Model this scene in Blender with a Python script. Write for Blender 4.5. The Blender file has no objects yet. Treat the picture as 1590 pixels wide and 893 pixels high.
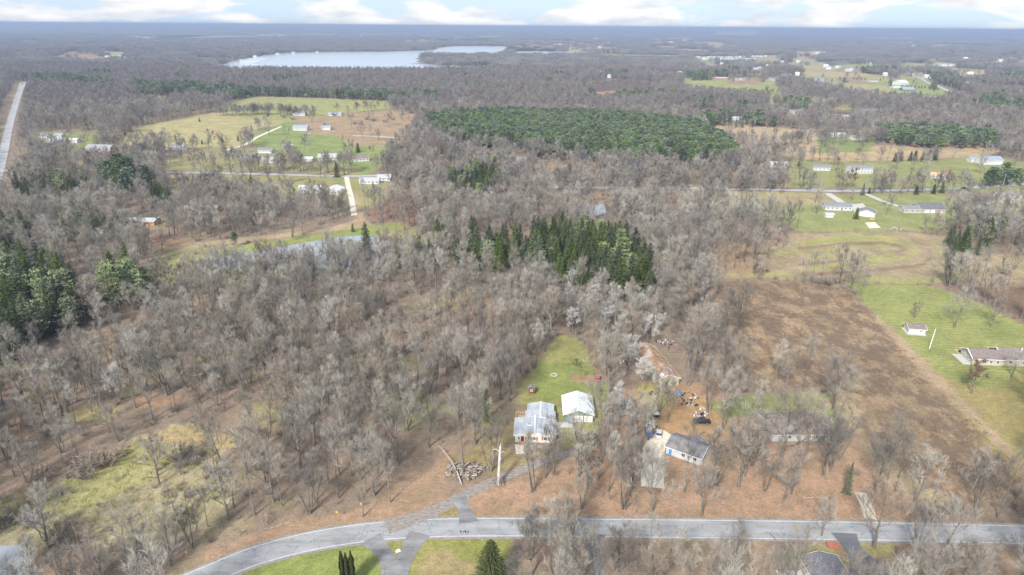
import bpy, math, random
import numpy as np
from mathutils import Vector, Matrix
random.seed(7); RS = np.random.RandomState(11)
S = bpy.context.scene
C = S.collection
R = math.radians
PI = math.pi

# ------------------------------------------------------------------ camera
CAMH = 120.0
F = 1060.0
PITCH = math.atan(406.0 / F)
ROLL = R(0.42)
MR = Matrix.Rotation(PI/2 - PITCH, 3, 'X') @ Matrix.Rotation(ROLL, 3, 'Z')
cam_d = bpy.data.cameras.new('camera'); cam = bpy.data.objects.new('camera', cam_d); C.objects.link(cam)
cam_d.sensor_width = 36; cam_d.lens = 36 * F / 1590
cam_d.clip_start = 1; cam_d.clip_end = 80000
cam.matrix_world = Matrix.Translation((0, 0, CAMH)) @ MR.to_4x4()
S.camera = cam

# ------------------------------------------------------------------ sun, sky, exposure
SUN_EL, SUN_AZ = R(38), R(205)       # azimuth clockwise from +Y: behind the camera, to its left
S.view_settings.view_transform = 'Standard'; S.view_settings.look = 'None'
S.view_settings.exposure = 1.60; S.view_settings.gamma = 1.0; S.view_settings.use_curve_mapping = False
sd = bpy.data.lights.new('sun', 'SUN'); so = bpy.data.objects.new('sun', sd); C.objects.link(so)
sd.energy = 2.4; sd.angle = R(9); sd.color = (1.0, 0.955, 0.88)
sv = Vector((math.sin(SUN_AZ)*math.cos(SUN_EL), math.cos(SUN_AZ)*math.cos(SUN_EL), math.sin(SUN_EL)))
so.rotation_euler = sv.to_track_quat('Z', 'Y').to_euler()

w = bpy.data.worlds.new('World'); S.world = w; w.use_nodes = True
nt = w.node_tree; N = nt.nodes; L = nt.links; N.clear()
out = N.new('ShaderNodeOutputWorld'); bg = N.new('ShaderNodeBackground'); bg.inputs[1].default_value = 0.1
sky = N.new('ShaderNodeTexSky'); sky.sky_type = 'NISHITA'; sky.sun_disc = False
sky.sun_elevation = SUN_EL; sky.sun_rotation = SUN_AZ; sky.air_density = 1.0; sky.dust_density = 0.6; sky.ozone_density = 1.2
tc = N.new('ShaderNodeTexCoord')
mp = N.new('ShaderNodeMapping'); mp.inputs['Scale'].default_value = (8.0, 8.0, 30.0); mp.inputs['Location'].default_value = (0.35, 1.1, 0.2)
nz = N.new('ShaderNodeTexNoise'); nz.inputs['Scale'].default_value = 1.15; nz.inputs['Detail'].default_value = 9; nz.inputs['Roughness'].default_value = 0.53
nz.inputs['Distortion'].default_value = 0.35
rp = N.new('ShaderNodeValToRGB'); rp.color_ramp.elements[0].position = 0.44; rp.color_ramp.elements[1].position = 0.54
nz2 = N.new('ShaderNodeTexNoise'); nz2.inputs['Scale'].default_value = 1.9; nz2.inputs['Detail'].default_value = 6
rp2 = N.new('ShaderNodeValToRGB')
rp2.color_ramp.elements[0].position = 0.36; rp2.color_ramp.elements[0].color = (2.6, 2.75, 3.0, 1)
rp2.color_ramp.elements[1].position = 0.56; rp2.color_ramp.elements[1].color = (3.7, 3.65, 3.6, 1)
gap = N.new('ShaderNodeMixRGB'); gap.inputs[0].default_value = 0.85; gap.inputs[2].default_value = (1.7, 2.35, 3.2, 1)
mx = N.new('ShaderNodeMixRGB')
L.new(tc.outputs['Generated'], mp.inputs[0]); L.new(mp.outputs[0], nz.inputs['Vector']); L.new(mp.outputs[0], nz2.inputs['Vector'])
L.new(nz.outputs[0], rp.inputs[0]); L.new(nz2.outputs[0], rp2.inputs[0])
L.new(sky.outputs[0], gap.inputs[1]); L.new(gap.outputs[0], mx.inputs[1])
L.new(rp.outputs[0], mx.inputs[0]); L.new(rp2.outputs[0], mx.inputs[2]); L.new(mx.outputs[0], bg.inputs[0]); L.new(bg.outputs[0], out.inputs[0])
S.cycles.max_bounces = 5; S.cycles.diffuse_bounces = 2; S.cycles.volume_bounces = 0; S.cycles.transparent_max_bounces = 4
S.cycles.volume_step_rate = 1.0
CAMR = np.array(MR)

# ------------------------------------------------------------------ noise and terrain
_perm = RS.rand(256, 256)
def vn(x, y):
    x = np.asarray(x, float); y = np.asarray(y, float)
    xi = np.floor(x).astype(int); yi = np.floor(y).astype(int); fx = x-xi; fy = y-yi
    fx = fx*fx*(3-2*fx); fy = fy*fy*(3-2*fy)
    a = _perm[xi % 256, yi % 256]; b = _perm[(xi+1) % 256, yi % 256]; c = _perm[xi % 256, (yi+1) % 256]; d = _perm[(xi+1) % 256, (yi+1) % 256]
    return (a*(1-fx)+b*fx)*(1-fy) + (c*(1-fx)+d*fx)*fy
def fbm(x, y, o=4):
    s = 0; a = .5; t = 0
    for i in range(o):
        s = s + a*vn(x*2**i+17.3*i, y*2**i+5.1*i); t += a; a *= .5
    return s/t
def ss(a, b, x):
    t = np.clip((x-a)/(b-a), 0, 1); return t*t*(3-2*t)
HILLS = [(420, 1560, 190, 120, 9.0), (-1700, 2900, 300, 300, 16.0), (760, 1880, 300, 160, 7.0)]
def H(x, y):
    x = np.asarray(x, float); y = np.asarray(y, float)
    z = 7.0*(fbm(x/260+3, y/260, 2)-.5)*ss(480, 900, y)*(1-ss(1700, 2100, y))
    z = z + ss(6500, 21000, y)*(30+130*(fbm(x/3400+9, y/2600, 3)-.35) + 22*ss(-1000, -14000, x))
    for cx, cy, sx, sy, a in HILLS:
        z = z + a*np.exp(-((x-cx)/sx)**2-((y-cy)/sy)**2)
    return z
def ray(px, py):
    d = CAMR @ np.array([(px-795)/F, (446.5-py)/F, -1.0]); return d
def at(px, py, z=None):
    d = ray(px, py); zz = 0.0 if z is None else z
    for _ in range(1 if z is not None else 12):
        t = (zz-CAMH)/min(d[2], -1e-4); x = d[0]*t; y = d[1]*t
        if z is None: zz = float(H(x, y))
    return (float(x), float(y), float(zz))
def proj(X, Y, Z):
    P = np.stack([X, Y, Z-CAMH], 0); c = CAMR.T @ P
    return 795+F*c[0]/-c[2], 446.5-F*c[1]/-c[2], -c[2]
def mpp(px, py):                      # metres per photo pixel at the ground under that pixel
    x, y, z = at(px, py); return float(proj(np.array([x]), np.array([y]), np.array([z]))[2][0])/F
def P2W(poly): return np.array([at(a, b)[:2] for a, b in poly])
def pip(poly, X, Y):
    ins = np.zeros(X.shape, bool); n = len(poly); j = n-1
    for i in range(n):
        xi, yi = poly[i]; xj, yj = poly[j]
        if yi != yj:
            ins ^= ((yi > Y) != (yj > Y)) & (X < (xj-xi)*(Y-yi)/(yj-yi)+xi)
        j = i
    return ins
def sdf(poly, X, Y):                  # positive inside
    d = np.full(X.shape, 1e18); n = len(poly)
    for i in range(n):
        ax, ay = poly[i]; bx, by = poly[(i+1) % n]; ex, ey = bx-ax, by-ay
        t = np.clip(((X-ax)*ex+(Y-ay)*ey)/(ex*ex+ey*ey+1e-9), 0, 1)
        d = np.minimum(d, (X-ax-t*ex)**2+(Y-ay-t*ey)**2)
    return np.sqrt(d)*np.where(pip(poly, X, Y), 1, -1)
def lin(c, k=0.5):
    o = []
    for v in c:
        v /= 255.0; o.append((v/12.92 if v < .04045 else ((v+.055)/1.055)**2.4)*k)
    return o

# ------------------------------------------------------------------ mesh helpers
class MB:
    def __init__(s): s.v = []; s.f = []; s.m = []
    def face(s, pts, m=0):
        n = len(s.v); s.v.extend(pts); s.f.append(tuple(range(n, n+len(pts)))); s.m.append(m)
    def box(s, c, d, m=0, rz=0, taper=1.0, rx=0):
        n = len(s.v); ca, sa = math.cos(rz), math.sin(rz); cb, sb = math.cos(rx), math.sin(rx)
        for k in (-1, 1):
            for j in (-1, 1):
                for i in (-1, 1):
                    t = taper if k > 0 else 1.0
                    x, y, z = i*d[0]/2*t, j*d[1]/2*t, k*d[2]/2
                    y, z = y*cb-z*sb, y*sb+z*cb
                    s.v.append((c[0]+x*ca-y*sa, c[1]+x*sa+y*ca, c[2]+z))
        for q in ((0, 2, 3, 1), (4, 5, 7, 6), (0, 1, 5, 4), (2, 6, 7, 3), (0, 4, 6, 2), (1, 3, 7, 5)):
            s.f.append(tuple(n+a for a in q)); s.m.append(m)
    def tube(s, pts, rad, n=5, m=0, cap=False):
        base = len(s.v); k = len(pts)
        for i, p in enumerate(pts):
            a = Vector(pts[max(i-1, 0)]); b = Vector(pts[min(i+1, k-1)]); d = (b-a)
            if d.length < 1e-6: d = Vector((0, 0, 1))
            d.normalize(); u = d.cross(Vector((1, .13, .07)) if abs(d.x) < .9 else Vector((0, 1, 0))).normalized(); w_ = d.cross(u)
            for q in range(n):
                t = 2*PI*q/n; o = (u*math.cos(t)+w_*math.sin(t))*rad[i]
                s.v.append((p[0]+o.x, p[1]+o.y, p[2]+o.z))
        for i in range(k-1):
            for q in range(n):
                s.f.append((base+i*n+q, base+i*n+(q+1) % n, base+(i+1)*n+(q+1) % n, base+(i+1)*n+q)); s.m.append(m)
        if cap:
            s.f.append(tuple(base+q for q in reversed(range(n)))); s.m.append(m)
            s.f.append(tuple(base+(k-1)*n+q for q in range(n))); s.m.append(m)
    def prism(s, prof, y0, y1, m=0):     # profile in xz extruded along y
        n = len(s.v); k = len(prof)
        for x, z in prof: s.v.append((x, y0, z))
        for x, z in prof: s.v.append((x, y1, z))
        s.f.append(tuple(range(n, n+k))); s.m.append(m); s.f.append(tuple(reversed(range(n+k, n+2*k)))); s.m.append(m)
        for i in range(k):
            j = (i+1) % k; s.f.append((n+i, n+k+i, n+k+j, n+j)); s.m.append(m)
    def mesh(s, name, mats, smooth=False):
        me = bpy.data.meshes.new(name); me.from_pydata(s.v, [], s.f)
        for mt in (mats if isinstance(mats, (list, tuple)) else [mats]): me.materials.append(mt)
        if any(s.m): me.polygons.foreach_set('material_index', s.m)
        if smooth: me.polygons.foreach_set('use_smooth', [True]*len(s.f))
        me.update(); return me
def fast_mesh(name, V, Q, mats):
    me = bpy.data.meshes.new(name); V = np.asarray(V, np.float32); Q = np.asarray(Q, np.int32)
    me.vertices.add(len(V)); me.vertices.foreach_set('co', V.ravel())
    k = Q.shape[1]; me.loops.add(Q.size); me.loops.foreach_set('vertex_index', Q.ravel())
    me.polygons.add(len(Q)); me.polygons.foreach_set('loop_start', np.arange(0, Q.size, k, dtype=np.int32))
    me.polygons.foreach_set('loop_total', np.full(len(Q), k, np.int32))
    for mt in mats: me.materials.append(mt)
    me.update(calc_edges=True); return me
def ob(name, me, parent=None, loc=(0, 0, 0), rot=(0, 0, 0), sc=None, **kw):
    o = bpy.data.objects.new(name, me); C.objects.link(o)
    if parent: o.parent = parent
    o.location = loc; o.rotation_euler = rot
    if sc is not None: o.scale = (sc, sc, sc) if not isinstance(sc, (tuple, list)) else sc
    for k, v in kw.items(): o[k] = v
    return o
def thing(name, label, cat, loc, rz=0, group=None, sc=None):
    o = ob(name, None, None, loc, (0, 0, rz), sc, label=label, category=cat)
    if group: o['group'] = group
    return o

# ------------------------------------------------------------------ materials
MATS = {}
def mat(name, cols, scale=2.0, rough=0.85, bump=0.0, detail=5, obj_rand=0.0, stretch=(1, 1, 1), spec=0.2, metal=0.0, coords='Object', trans=0.0):
    if name in MATS: return MATS[name]
    m = bpy.data.materials.new(name); m.use_nodes = True; t = m.node_tree; n = t.nodes; l = t.links
    b = n['Principled BSDF']; b.inputs['Roughness'].default_value = rough; b.inputs['Specular IOR Level'].default_value = spec; b.inputs['Metallic'].default_value = metal
    c = n.new('ShaderNodeTexCoord'); mpn = n.new('ShaderNodeMapping'); mpn.inputs['Scale'].default_value = stretch
    l.new(c.outputs[coords], mpn.inputs[0])
    x = n.new('ShaderNodeTexNoise'); x.inputs['Scale'].default_value = scale; x.inputs['Detail'].default_value = detail; x.inputs['Roughness'].default_value = .62
    l.new(mpn.outputs[0], x.inputs['Vector'])
    r = n.new('ShaderNodeValToRGB'); e = r.color_ramp.elements
    k = len(cols)
    for i, cc in enumerate(cols):
        pos = 0.5 if k == 1 else 0.32+0.36*i/(k-1)
        el = e[i] if i < 2 else e.new(pos)
        el.position = pos; el.color = tuple(cc[:3])+(1,)
    if k == 1: e.remove(e[1])
    l.new(x.outputs[0], r.inputs[0]); col = r.outputs[0]
    if obj_rand:
        oi = n.new('ShaderNodeObjectInfo'); hs = n.new('ShaderNodeHueSaturation')
        mr = n.new('ShaderNodeMapRange'); mr.inputs['To Min'].default_value = 1-obj_rand; mr.inputs['To Max'].default_value = 1+obj_rand
        l.new(oi.outputs['Random'], mr.inputs[0]); l.new(mr.outputs[0], hs.inputs['Value'])
        m2 = n.new('ShaderNodeMath'); m2.operation = 'MULTIPLY'; m2.inputs[1].default_value = 17.31; l.new(oi.outputs['Random'], m2.inputs[0])
        m3 = n.new('ShaderNodeMath'); m3.operation = 'FRACT'; l.new(m2.outputs[0], m3.inputs[0])
        mr2 = n.new('ShaderNodeMapRange'); mr2.inputs['To Min'].default_value = 1-obj_rand*1.2; mr2.inputs['To Max'].default_value = 1+obj_rand*1.2
        l.new(m3.outputs[0], mr2.inputs[0]); l.new(mr2.outputs[0], hs.inputs['Saturation'])
        l.new(col, hs.inputs['Color']); col = hs.outputs[0]
    l.new(col, b.inputs['Base Color'])
    if bump:
        bp = n.new('ShaderNodeBump'); bp.inputs['Strength'].default_value = 1.0; bp.inputs['Distance'].default_value = bump
        l.new(x.outputs[0], bp.inputs['Height']); l.new(bp.outputs[0], b.inputs['Normal'])
    MATS[name] = m; return m
def g(v, t=(1, 1, 1)): return (v*t[0], v*t[1], v*t[2])

M_trunk = mat('bark', [(.075, .065, .055), (.16, .145, .125), (.24, .22, .195)], 3, .95, obj_rand=.22, stretch=(1, 1, .3))
M_twig = mat('twigs', [(.20, .182, .155), (.285, .262, .225), (.37, .342, .298)], .35, .95, obj_rand=.22)
M_twigbrown = mat('brown_twigs', [(.19, .158, .13), (.265, .225, .188), (.335, .288, .245)], .35, .95, obj_rand=.2)
M_twigdark = mat('dark_twigs', [(.13, .12, .105), (.195, .18, .16), (.26, .24, .22)], .35, .95, obj_rand=.2)
M_twigpale = mat('pale_twigs', [(.26, .245, .215), (.36, .34, .30), (.46, .435, .39)], .35, .95, obj_rand=.15)
M_twigfar = mat('far_twigs', [(.145, .138, .132), (.20, .19, .18), (.26, .245, .235)], .2, .95, obj_rand=.3)
M_twigfar2 = mat('far_brown_twigs', [(.15, .125, .11), (.205, .175, .155), (.27, .235, .21)], .2, .95, obj_rand=.3)
M_silver = mat('silver_bark', [(.34, .33, .32), (.48, .47, .455), (.62, .61, .60)], 1.0, .9, obj_rand=.12)
M_rust = mat('clinging_leaves', [(.15, .10, .07), (.21, .15, .11), (.28, .21, .16)], 2, .9, obj_rand=.15)
M_brush = mat('brush_stems', [(.16, .13, .11), (.25, .21, .18), (.34, .29, .255)], 1.0, .95, obj_rand=.28)
M_spruce = mat('spruce_needles', [(.035, .052, .022), (.082, .108, .04), (.16, .18, .062)], .9, .8, obj_rand=.35)
M_pine = mat('pine_needles', [(.045, .078, .048), (.11, .155, .085), (.29, .32, .145)], .5, .8, obj_rand=.4)
M_lightpine = mat('pale_pine_needles', [(.10, .13, .07), (.19, .23, .12), (.29, .32, .18)], .6, .8, obj_rand=.2)
M_blue = mat('blue_spruce_needles', [(.05, .085, .075), (.11, .155, .14), (.16, .20, .18)], .9, .8, obj_rand=.1)
M_cedar = mat('cedar_foliage', [(.035, .05, .018), (.08, .10, .03), (.14, .15, .05)], 2.0, .85, obj_rand=.1)
M_weed = mat('dead_weeds', [(.13, .095, .065), (.20, .15, .105), (.34, .26, .18)], 1.5, .95, obj_rand=.35)
M_reed = mat('dry_reeds', [(.25, .22, .11), (.36, .33, .16), (.47, .43, .25)], 1.5, .95, obj_rand=.25)
M_asph = None
M_white = mat('white_siding', [(.44, .45, .46), (.53, .54, .55), (.6, .61, .61)], 1.2, .6)
M_trim = mat('white_trim', [(.72, .72, .70), (.8, .8, .79)], 2, .5)
M_cream = mat('cream_siding', [(.52, .46, .33), (.64, .58, .42)], 1, .6)
M_beige = mat('beige_siding', [(.36, .33, .28), (.48, .45, .39)], 1.5, .7)
M_tanw = mat('tan_siding', [(.42, .32, .22), (.55, .43, .31)], 1.5, .7)
M_greyw = mat('pale_grey_siding', [(.40, .42, .44), (.52, .54, .56)], 1.5, .7)
M_darkw = mat('dark_siding', [(.07, .09, .12), (.13, .15, .18)], 1.5, .7)
M_brick = mat('orange_brick', [(.34, .14, .07), (.48, .22, .11)], 3, .85)
M_red = mat('barn_red', [(.20, .05, .04), (.32, .09, .07)], 1.2, .85)
M_rmetal = mat('galvanised_roof', [(.27, .295, .33), (.37, .40, .44), (.46, .49, .53)], .7, .45, spec=.4, stretch=(1, .25, 1))
M_rwhite = mat('white_metal_roof', [(.50, .53, .57), (.58, .61, .64)], .6, .4, spec=.4)
M_rgrey = mat('grey_shingles', [(.13, .135, .15), (.19, .195, .21), (.25, .25, .265)], 2.2, .9)
M_rdark = mat('charcoal_shingles', [(.085, .085, .10), (.13, .13, .15), (.18, .18, .20)], 2.2, .9)
M_rbrown = mat('brown_shingles', [(.13, .105, .10), (.19, .155, .15), (.25, .21, .20)], 2, .9)
M_rpale = mat('pale_roof', [(.30, .31, .33), (.41, .42, .44)], 2, .8)
M_rblue = mat('blue_grey_roof', [(.20, .24, .31), (.28, .32, .39)], 2, .8)
M_rorange = mat('tan_orange_roof', [(.42, .27, .18), (.55, .37, .26)], 2, .8)
M_rrust = mat('leaf_covered_roof', [(.20, .11, .07), (.27, .165, .11), (.33, .23, .16), (.40, .40, .37)], .32, .9)
M_rmott = mat('mottled_brown_roof', [(.12, .10, .095), (.2, .165, .15), (.31, .28, .27)], .45, .9)
M_glass = mat('window_glass', [(.03, .035, .045), (.07, .08, .10)], 1, .15, spec=.5)
M_ddoor = mat('dark_red_door', [(.18, .01, .015), (.25, .02, .025)], 1, .5)
M_shut = mat('salmon_shutters', [(.36, .12, .08), (.44, .17, .12)], 3, .7)
M_dgreen = mat('dark_green_siding', [(.05, .085, .07), (.13, .17, .15), (.3, .3, .26)], 1.1, .8)
M_wood = mat('weathered_wood', [(.28, .22, .15), (.40, .32, .22)], 2, .9)
M_newwood = mat('fresh_wood', [(.48, .33, .17), (.6, .43, .24)], 2, .85)
M_log = mat('log_wood', [(.12, .095, .08), (.23, .19, .16), (.42, .38, .34)], 1.6, .95, obj_rand=.35)
M_conc = mat('concrete', [(.36, .35, .33), (.48, .47, .44)], .8, .9)
M_black = mat('black_plastic', [(.015, .015, .018), (.04, .04, .045)], 2, .5)
M_tyre = mat('tyre_rubber', [(.02, .02, .02), (.035, .035, .035)], 4, .85)
M_metal = mat('steel', [(.3, .31, .33), (.45, .46, .48)], 2, .4, spec=.5, metal=.3)
M_yellow = mat('yellow_sign', [(.50, .32, .03), (.58, .38, .05)], 2, .5)
M_bluep = mat('blue_plastic', [(.06, .22, .55), (.10, .30, .65)], 2, .45)
M_ltblue = mat('pale_blue_tarp', [(.35, .52, .70), (.5, .66, .8)], 2, .5)
M_orangered = mat('red_tarp', [(.30, .10, .07), (.38, .15, .10)], 2, .6)
M_redpaint = mat('red_paint', [(.42, .06, .07), (.5, .09, .10)], 2, .3, spec=.5)
M_pole = mat('pole_wood', [(.33, .31, .28), (.48, .46, .43)], 2, .9)
def paint(name, c): return mat(name, [g(.85, c), c], 1, .3, spec=.5)
M_cblack = paint('black_car_paint', (.02, .02, .024)); M_cwhite = paint('white_car_paint', (.62, .63, .65)); M_cblue = paint('blue_car_paint', (.10, .15, .28)); M_cgrey = paint('grey_car_paint', (.25, .27, .30))

# ------------------------------------------------------------------ ground regions (outlines traced as photo pixels, then carried onto the terrain)
# name, outline, colour, tree density inside, (weed, stripe, litter) texture weights, edge softness m
RG = []
def low(poly, hgt=10.0):            # far outlines end at the tops of the trees before them: carry the near edge on behind those trees
    mpy = sum(p[1] for p in poly)/len(poly)
    if mpy > 232: return poly
    return [(a, c+(hgt/mpp(a, max(c, 52)) if c > mpy else 0)) for a, c in poly]
def reg(name, poly, col, dens=0.0, tex=(0, 0, 0), soft=1.5):
    poly = low(poly); c_ = np.array(lin(col)); gy = c_.mean(); c_ = c_*.80+gy*.20 if col[1] > col[0]*.93 else c_*.92+gy*.08; RG.append((name, P2W(poly), c_*1.06, dens, tex, soft))
LIT = (.0, .0, 1.0)
reg('leaf_littered_yard', [(640,812),(720,770),(860,715),(930,690),(975,600),(1130,590),(1170,640),(1200,640),(1330,650),(1400,740),(1420,805),(1340,812),(900,812)], (202,166,138), .38, LIT, 5)
reg('leaf_littered_verge', [(280,905),(300,872),(380,832),(470,806),(560,790),(660,730),(700,700),(700,770),(640,806),(560,822),(470,838),(380,868),(300,905)], (196,164,136), .12, LIT, 3)
reg('leaf_littered_wood', [(900,838),(1590,845),(1590,930),(900,930)], (190,164,142), .38, LIT, 5)
reg('litter_floor_patch', [(660,300),(760,330),(760,360),(680,340)], (190,150,125), .6, LIT, 8)  # brown wood floor under full leaf-litter texture
reg('litter_floor_patch', [(590,290),(650,300),(650,340),(570,345)], (175,135,115), .6, LIT, 8)
reg('yard_clearing', [(985,612),(1060,600),(1120,640),(1125,690),(1060,690),(1010,665),(990,650)], (204,166,120), .0, (0,0,.4), 3)
reg('dry_grass_patch', [(985,600),(1030,600),(1030,640),(1000,640)], (195,180,110), .0, (0,0,.2), 4)
reg('lawn', [(868,520),(895,526),(912,545),(920,580),(940,600),(942,650),(915,700),(870,702),(862,640),(800,625),(812,590),(830,570),(842,555)], (184,180,102), 0, (0,0,.15), 2.5)
reg('lawn', [(845,570),(900,560),(925,585),(930,620),(865,625),(820,615),(835,590)], (168,178,88), 0, (0,0,.05), 4)
reg('worn_earth', [(880,580),(925,582),(920,596),(890,592)], (190,160,125), 0, (0,0,.8), 1)
reg('yard_grass', [(745,650),(800,640),(800,690),(830,700),(870,690),(880,720),(760,745),(700,720),(740,690)], (184,165,118), .1, (0,0,.5), 5)
reg('brush_green', [(560,620),(640,600),(700,640),(640,660)], (170,165,120), .8, (0,0,.3), 6)
reg('lawn', [(1110,622),(1200,612),(1290,610),(1300,640),(1320,668),(1300,680),(1280,650),(1180,645),(1120,652)], (162,168,106), .1, (0,0,.1), 2.5)
reg('weed_field', [(1125,432),(1180,434),(1250,441),(1312,446),(1350,480),(1400,540),(1450,590),(1530,665),(1610,745),(1560,770),(1480,775),(1400,740),(1340,680),(1305,625),(1290,600),(1180,605),(1165,575),(1145,520),(1110,480)], (200,170,138), 0, (1,0,0), 2.5)
reg('weed_field', [(1235,540),(1330,535),(1400,560),(1460,605),(1530,680),(1580,735),(1545,760),(1480,765),(1400,722),(1345,675),(1305,610)], (186,160,130), 0, (1,0,0), 16)
reg('dry_grass_strip', [(1290,595),(1330,600),(1340,680),(1420,745),(1480,775),(1480,790),(1400,770),(1330,690)], (212,190,150), .05, (.3,0,.2), 3)
reg('striped_lawn', [(1313,440),(1440,443),(1520,470),(1610,515),(1610,740),(1540,680),(1450,590),(1390,520),(1345,475)], (180,184,104), 0, (0,1,0), 1.0)
reg('rough_lawn', [(1450,580),(1520,600),(1610,580),(1610,770),(1530,690)], (186,172,112), .03, (.15,0,.3), 5)
reg('dry_grass_strip', [(1345,473),(1395,520),(1455,580),(1530,655),(1610,738),(1610,755),(1530,672),(1450,597),(1385,530)], (206,180,148), 0, (.1,0,.1), 1.5)
reg('rough_meadow', [(1180,390),(1235,362),(1400,360),(1470,368),(1520,390),(1610,400),(1610,440),(1500,438),(1320,440),(1180,432),(1095,432),(1100,420)], (206,186,148), 0, (.35,0,0), 2)
reg('dry_meadow', [(1120,370),(1180,385),(1200,425),(1100,425),(1060,400)], (190,160,130), .5, LIT, 4)
reg('weed_field', [(1510,446),(1610,446),(1610,505),(1560,485)], (160,132,108), 0, (.8,0,0), 2)
reg('track_grass', [(1240,376),(1300,365),(1390,366),(1395,378),(1330,376),(1250,384)], (198,190,112), 0, (0,0,0), 2)
for pts, wd in (([(1235,412),(1330,403),(1385,395),(1405,388)], 3), ([(1240,386),(1300,379),(1370,377),(1405,384)], 3), ([(1270,426),(1350,420),(1430,412),(1450,398),(1440,380)], 4)):
    a = [(x, y-.6*wd) for x, y in pts]; b = [(x, y+.6*wd) for x, y in pts][::-1]
    reg('track_grass', a+b, (182,156,128), 0, (.3,0,0), .8)
for pts, wd in (([(1250,418),(1330,408),(1400,402),(1425,392),(1420,382),(1395,378)], 5), ([(1310,430),(1400,437),(1470,435),(1495,425),(1485,412),(1465,400)], 5), ([(1255,378),(1300,371),(1350,369)], 4), ([(1160,427),(1235,428)], 5), ([(1445,375),(1460,395),(1470,402)], 7), ([(1250,402),(1290,396),(1340,402),(1390,394)], 3.5), ([(1195,394),(1270,390),(1330,384),(1380,385)], 3)):
    a = [(x, y-.62*wd) for x, y in pts]; b = [(x, y+.62*wd) for x, y in pts][::-1]
    reg('track_grass', a+b, (192,190,108), 0, (0,0,0), .5)
reg('lawn', [(1080,296),(1230,298),(1300,302),(1400,300),(1610,306),(1610,340),(1520,330),(1480,350),(1450,358),(1400,358),(1240,361),(1215,350),(1150,335),(1100,320)], (178,182,108), .02, (0,0,.1), 3)
reg('dry_lawn', [(1080,296),(1300,302),(1300,318),(1100,316)], (200,184,136), .05, (0,0,.3), 6)
reg('dry_ground', [(850,298),(1080,298),(1090,325),(1010,322),(860,312)], (194,160,128), .25, LIT, 4)
reg('lawn', [(1215,248),(1300,252),(1400,250),(1530,243),(1610,252),(1610,300),(1500,296),(1300,290),(1230,290)], (178,180,108), .06, (0,0,.1), 4)
reg('harvested_field', [(1165,229),(1240,231),(1320,229),(1400,224),(1460,218),(1530,224),(1562,236),(1530,242),(1400,249),(1290,251),(1200,243)], (218,190,150), 0, (0,.15,0), 4)
reg('harvested_field', [(1088,192),(1170,195),(1260,203),(1310,217),(1250,224),(1160,226),(1110,210)], (216,190,154), .05, (0,.1,0), 4)
reg('lawn', [(1270,212),(1360,212),(1350,222),(1270,224)], (165,180,100), .2, (0,0,0), 5)
reg('hay_field', [(110,240),(160,218),(230,194),(330,175),(420,177),(458,183),(470,189),(455,193),(400,200),(375,214),(320,218),(280,214),(230,224),(185,236),(130,243)], (210,196,132), 0, (0,.1,0), 4)
reg('green_field', [(345,166),(365,156),(400,150),(480,152),(603,157),(606,166),(560,173),(500,177),(430,179),(360,170)], (192,190,112), 0, (0,.1,0), 5)
reg('hay_field', [(195,152),(290,147),(300,152),(230,160)], (188,184,118), .1, (0,0,0), 5)
reg('pasture', [(375,216),(440,190),(530,187),(560,205),(618,212),(605,232),(575,255),(540,258),(480,243),(420,226)], (166,182,98), .04, (0,0,0), 4)
reg('brown_meadow', [(455,182),(500,180),(600,170),(655,180),(640,198),(617,214),(545,212),(520,198),(470,196)], (204,176,142), .03, (.2,0,0), 4)
reg('farm_yard_grass', [(255,250),(330,228),(400,232),(480,246),(560,262),(560,272),(400,266),(260,268)], (184,176,118), .25, (0,0,.3), 5)
reg('farm_yard_grass', [(255,272),(400,270),(540,274),(600,270),(606,300),(560,330),(545,335),(540,305),(420,304),(330,300),(270,300)], (186,180,112), .12, (0,0,.2), 4)
reg('bank_grass', [(240,398),(330,384),(430,372),(540,356),(625,345),(662,372),(655,405),(600,415),(460,440),(260,447),(225,430)], (186,180,112), .22, (0,0,.2), 3)
reg('bank_grass', [(330,386),(430,374),(560,352),(620,346),(600,362),(430,382),(340,396)], (172,184,90), 0, (0,0,.1), 2)
reg('leaf_littered_bank', [(230,362),(300,372),(250,390),(200,380)], (186,150,122), .2, LIT, 4)
reg('dirt_lane', [(250,382),(330,375),(430,364),(520,352),(553,341),(548,300),(556,300),(566,340),(580,349),(540,356),(430,370),(330,381),(252,388)], (208,184,150), 0, (0,0,.2), 1)
reg('farm_yard_grass', [(60,203),(150,206),(175,236),(100,243),(62,232),(30,270),(20,262)], (176,178,104), .12, (0,0,.2), 4)
reg('verge', [(0,195),(14,195),(10,215),(0,220)], (150,175,90), 0, (0,0,0), 3)
reg('verge', [(24,130),(30,128),(8,200),(0,215),(0,200)], (196,170,130), 0, (0,0,0), 3)
reg('green_hill', [(1060,122),(1100,121),(1150,124),(1200,130),(1230,142),(1180,146),(1120,140),(1060,134)], (186,190,108), .0, (0,0,0), 8)
reg('rough_pasture', [(1185,147),(1300,152),(1330,162),(1200,162)], (200,186,130), .35, (0,0,0), 8)
reg('harvested_field', [(1228,103),(1300,105),(1380,115),(1400,121),(1330,123),(1250,114)], (214,192,150), .0, (0,0,0), 10)
reg('green_field', [(1255,121),(1330,121),(1440,124),(1475,140),(1470,154),(1410,150),(1330,141),(1262,134)], (176,188,106), .02, (0,0,0), 8)
reg('harvested_field', [(1300,128),(1370,133),(1400,143),(1340,140)], (206,194,138), .0, (0,0,0), 8)
reg('green_field', [(1180,94),(1330,98),(1335,107),(1200,106),(1140,99)], (150,180,100), .2, (0,0,0), 10)
reg('mobile_home_park', [(1075,88),(1180,90),(1180,97),(1080,95)], (170,170,140), .1, (0,0,0), 10)
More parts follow.
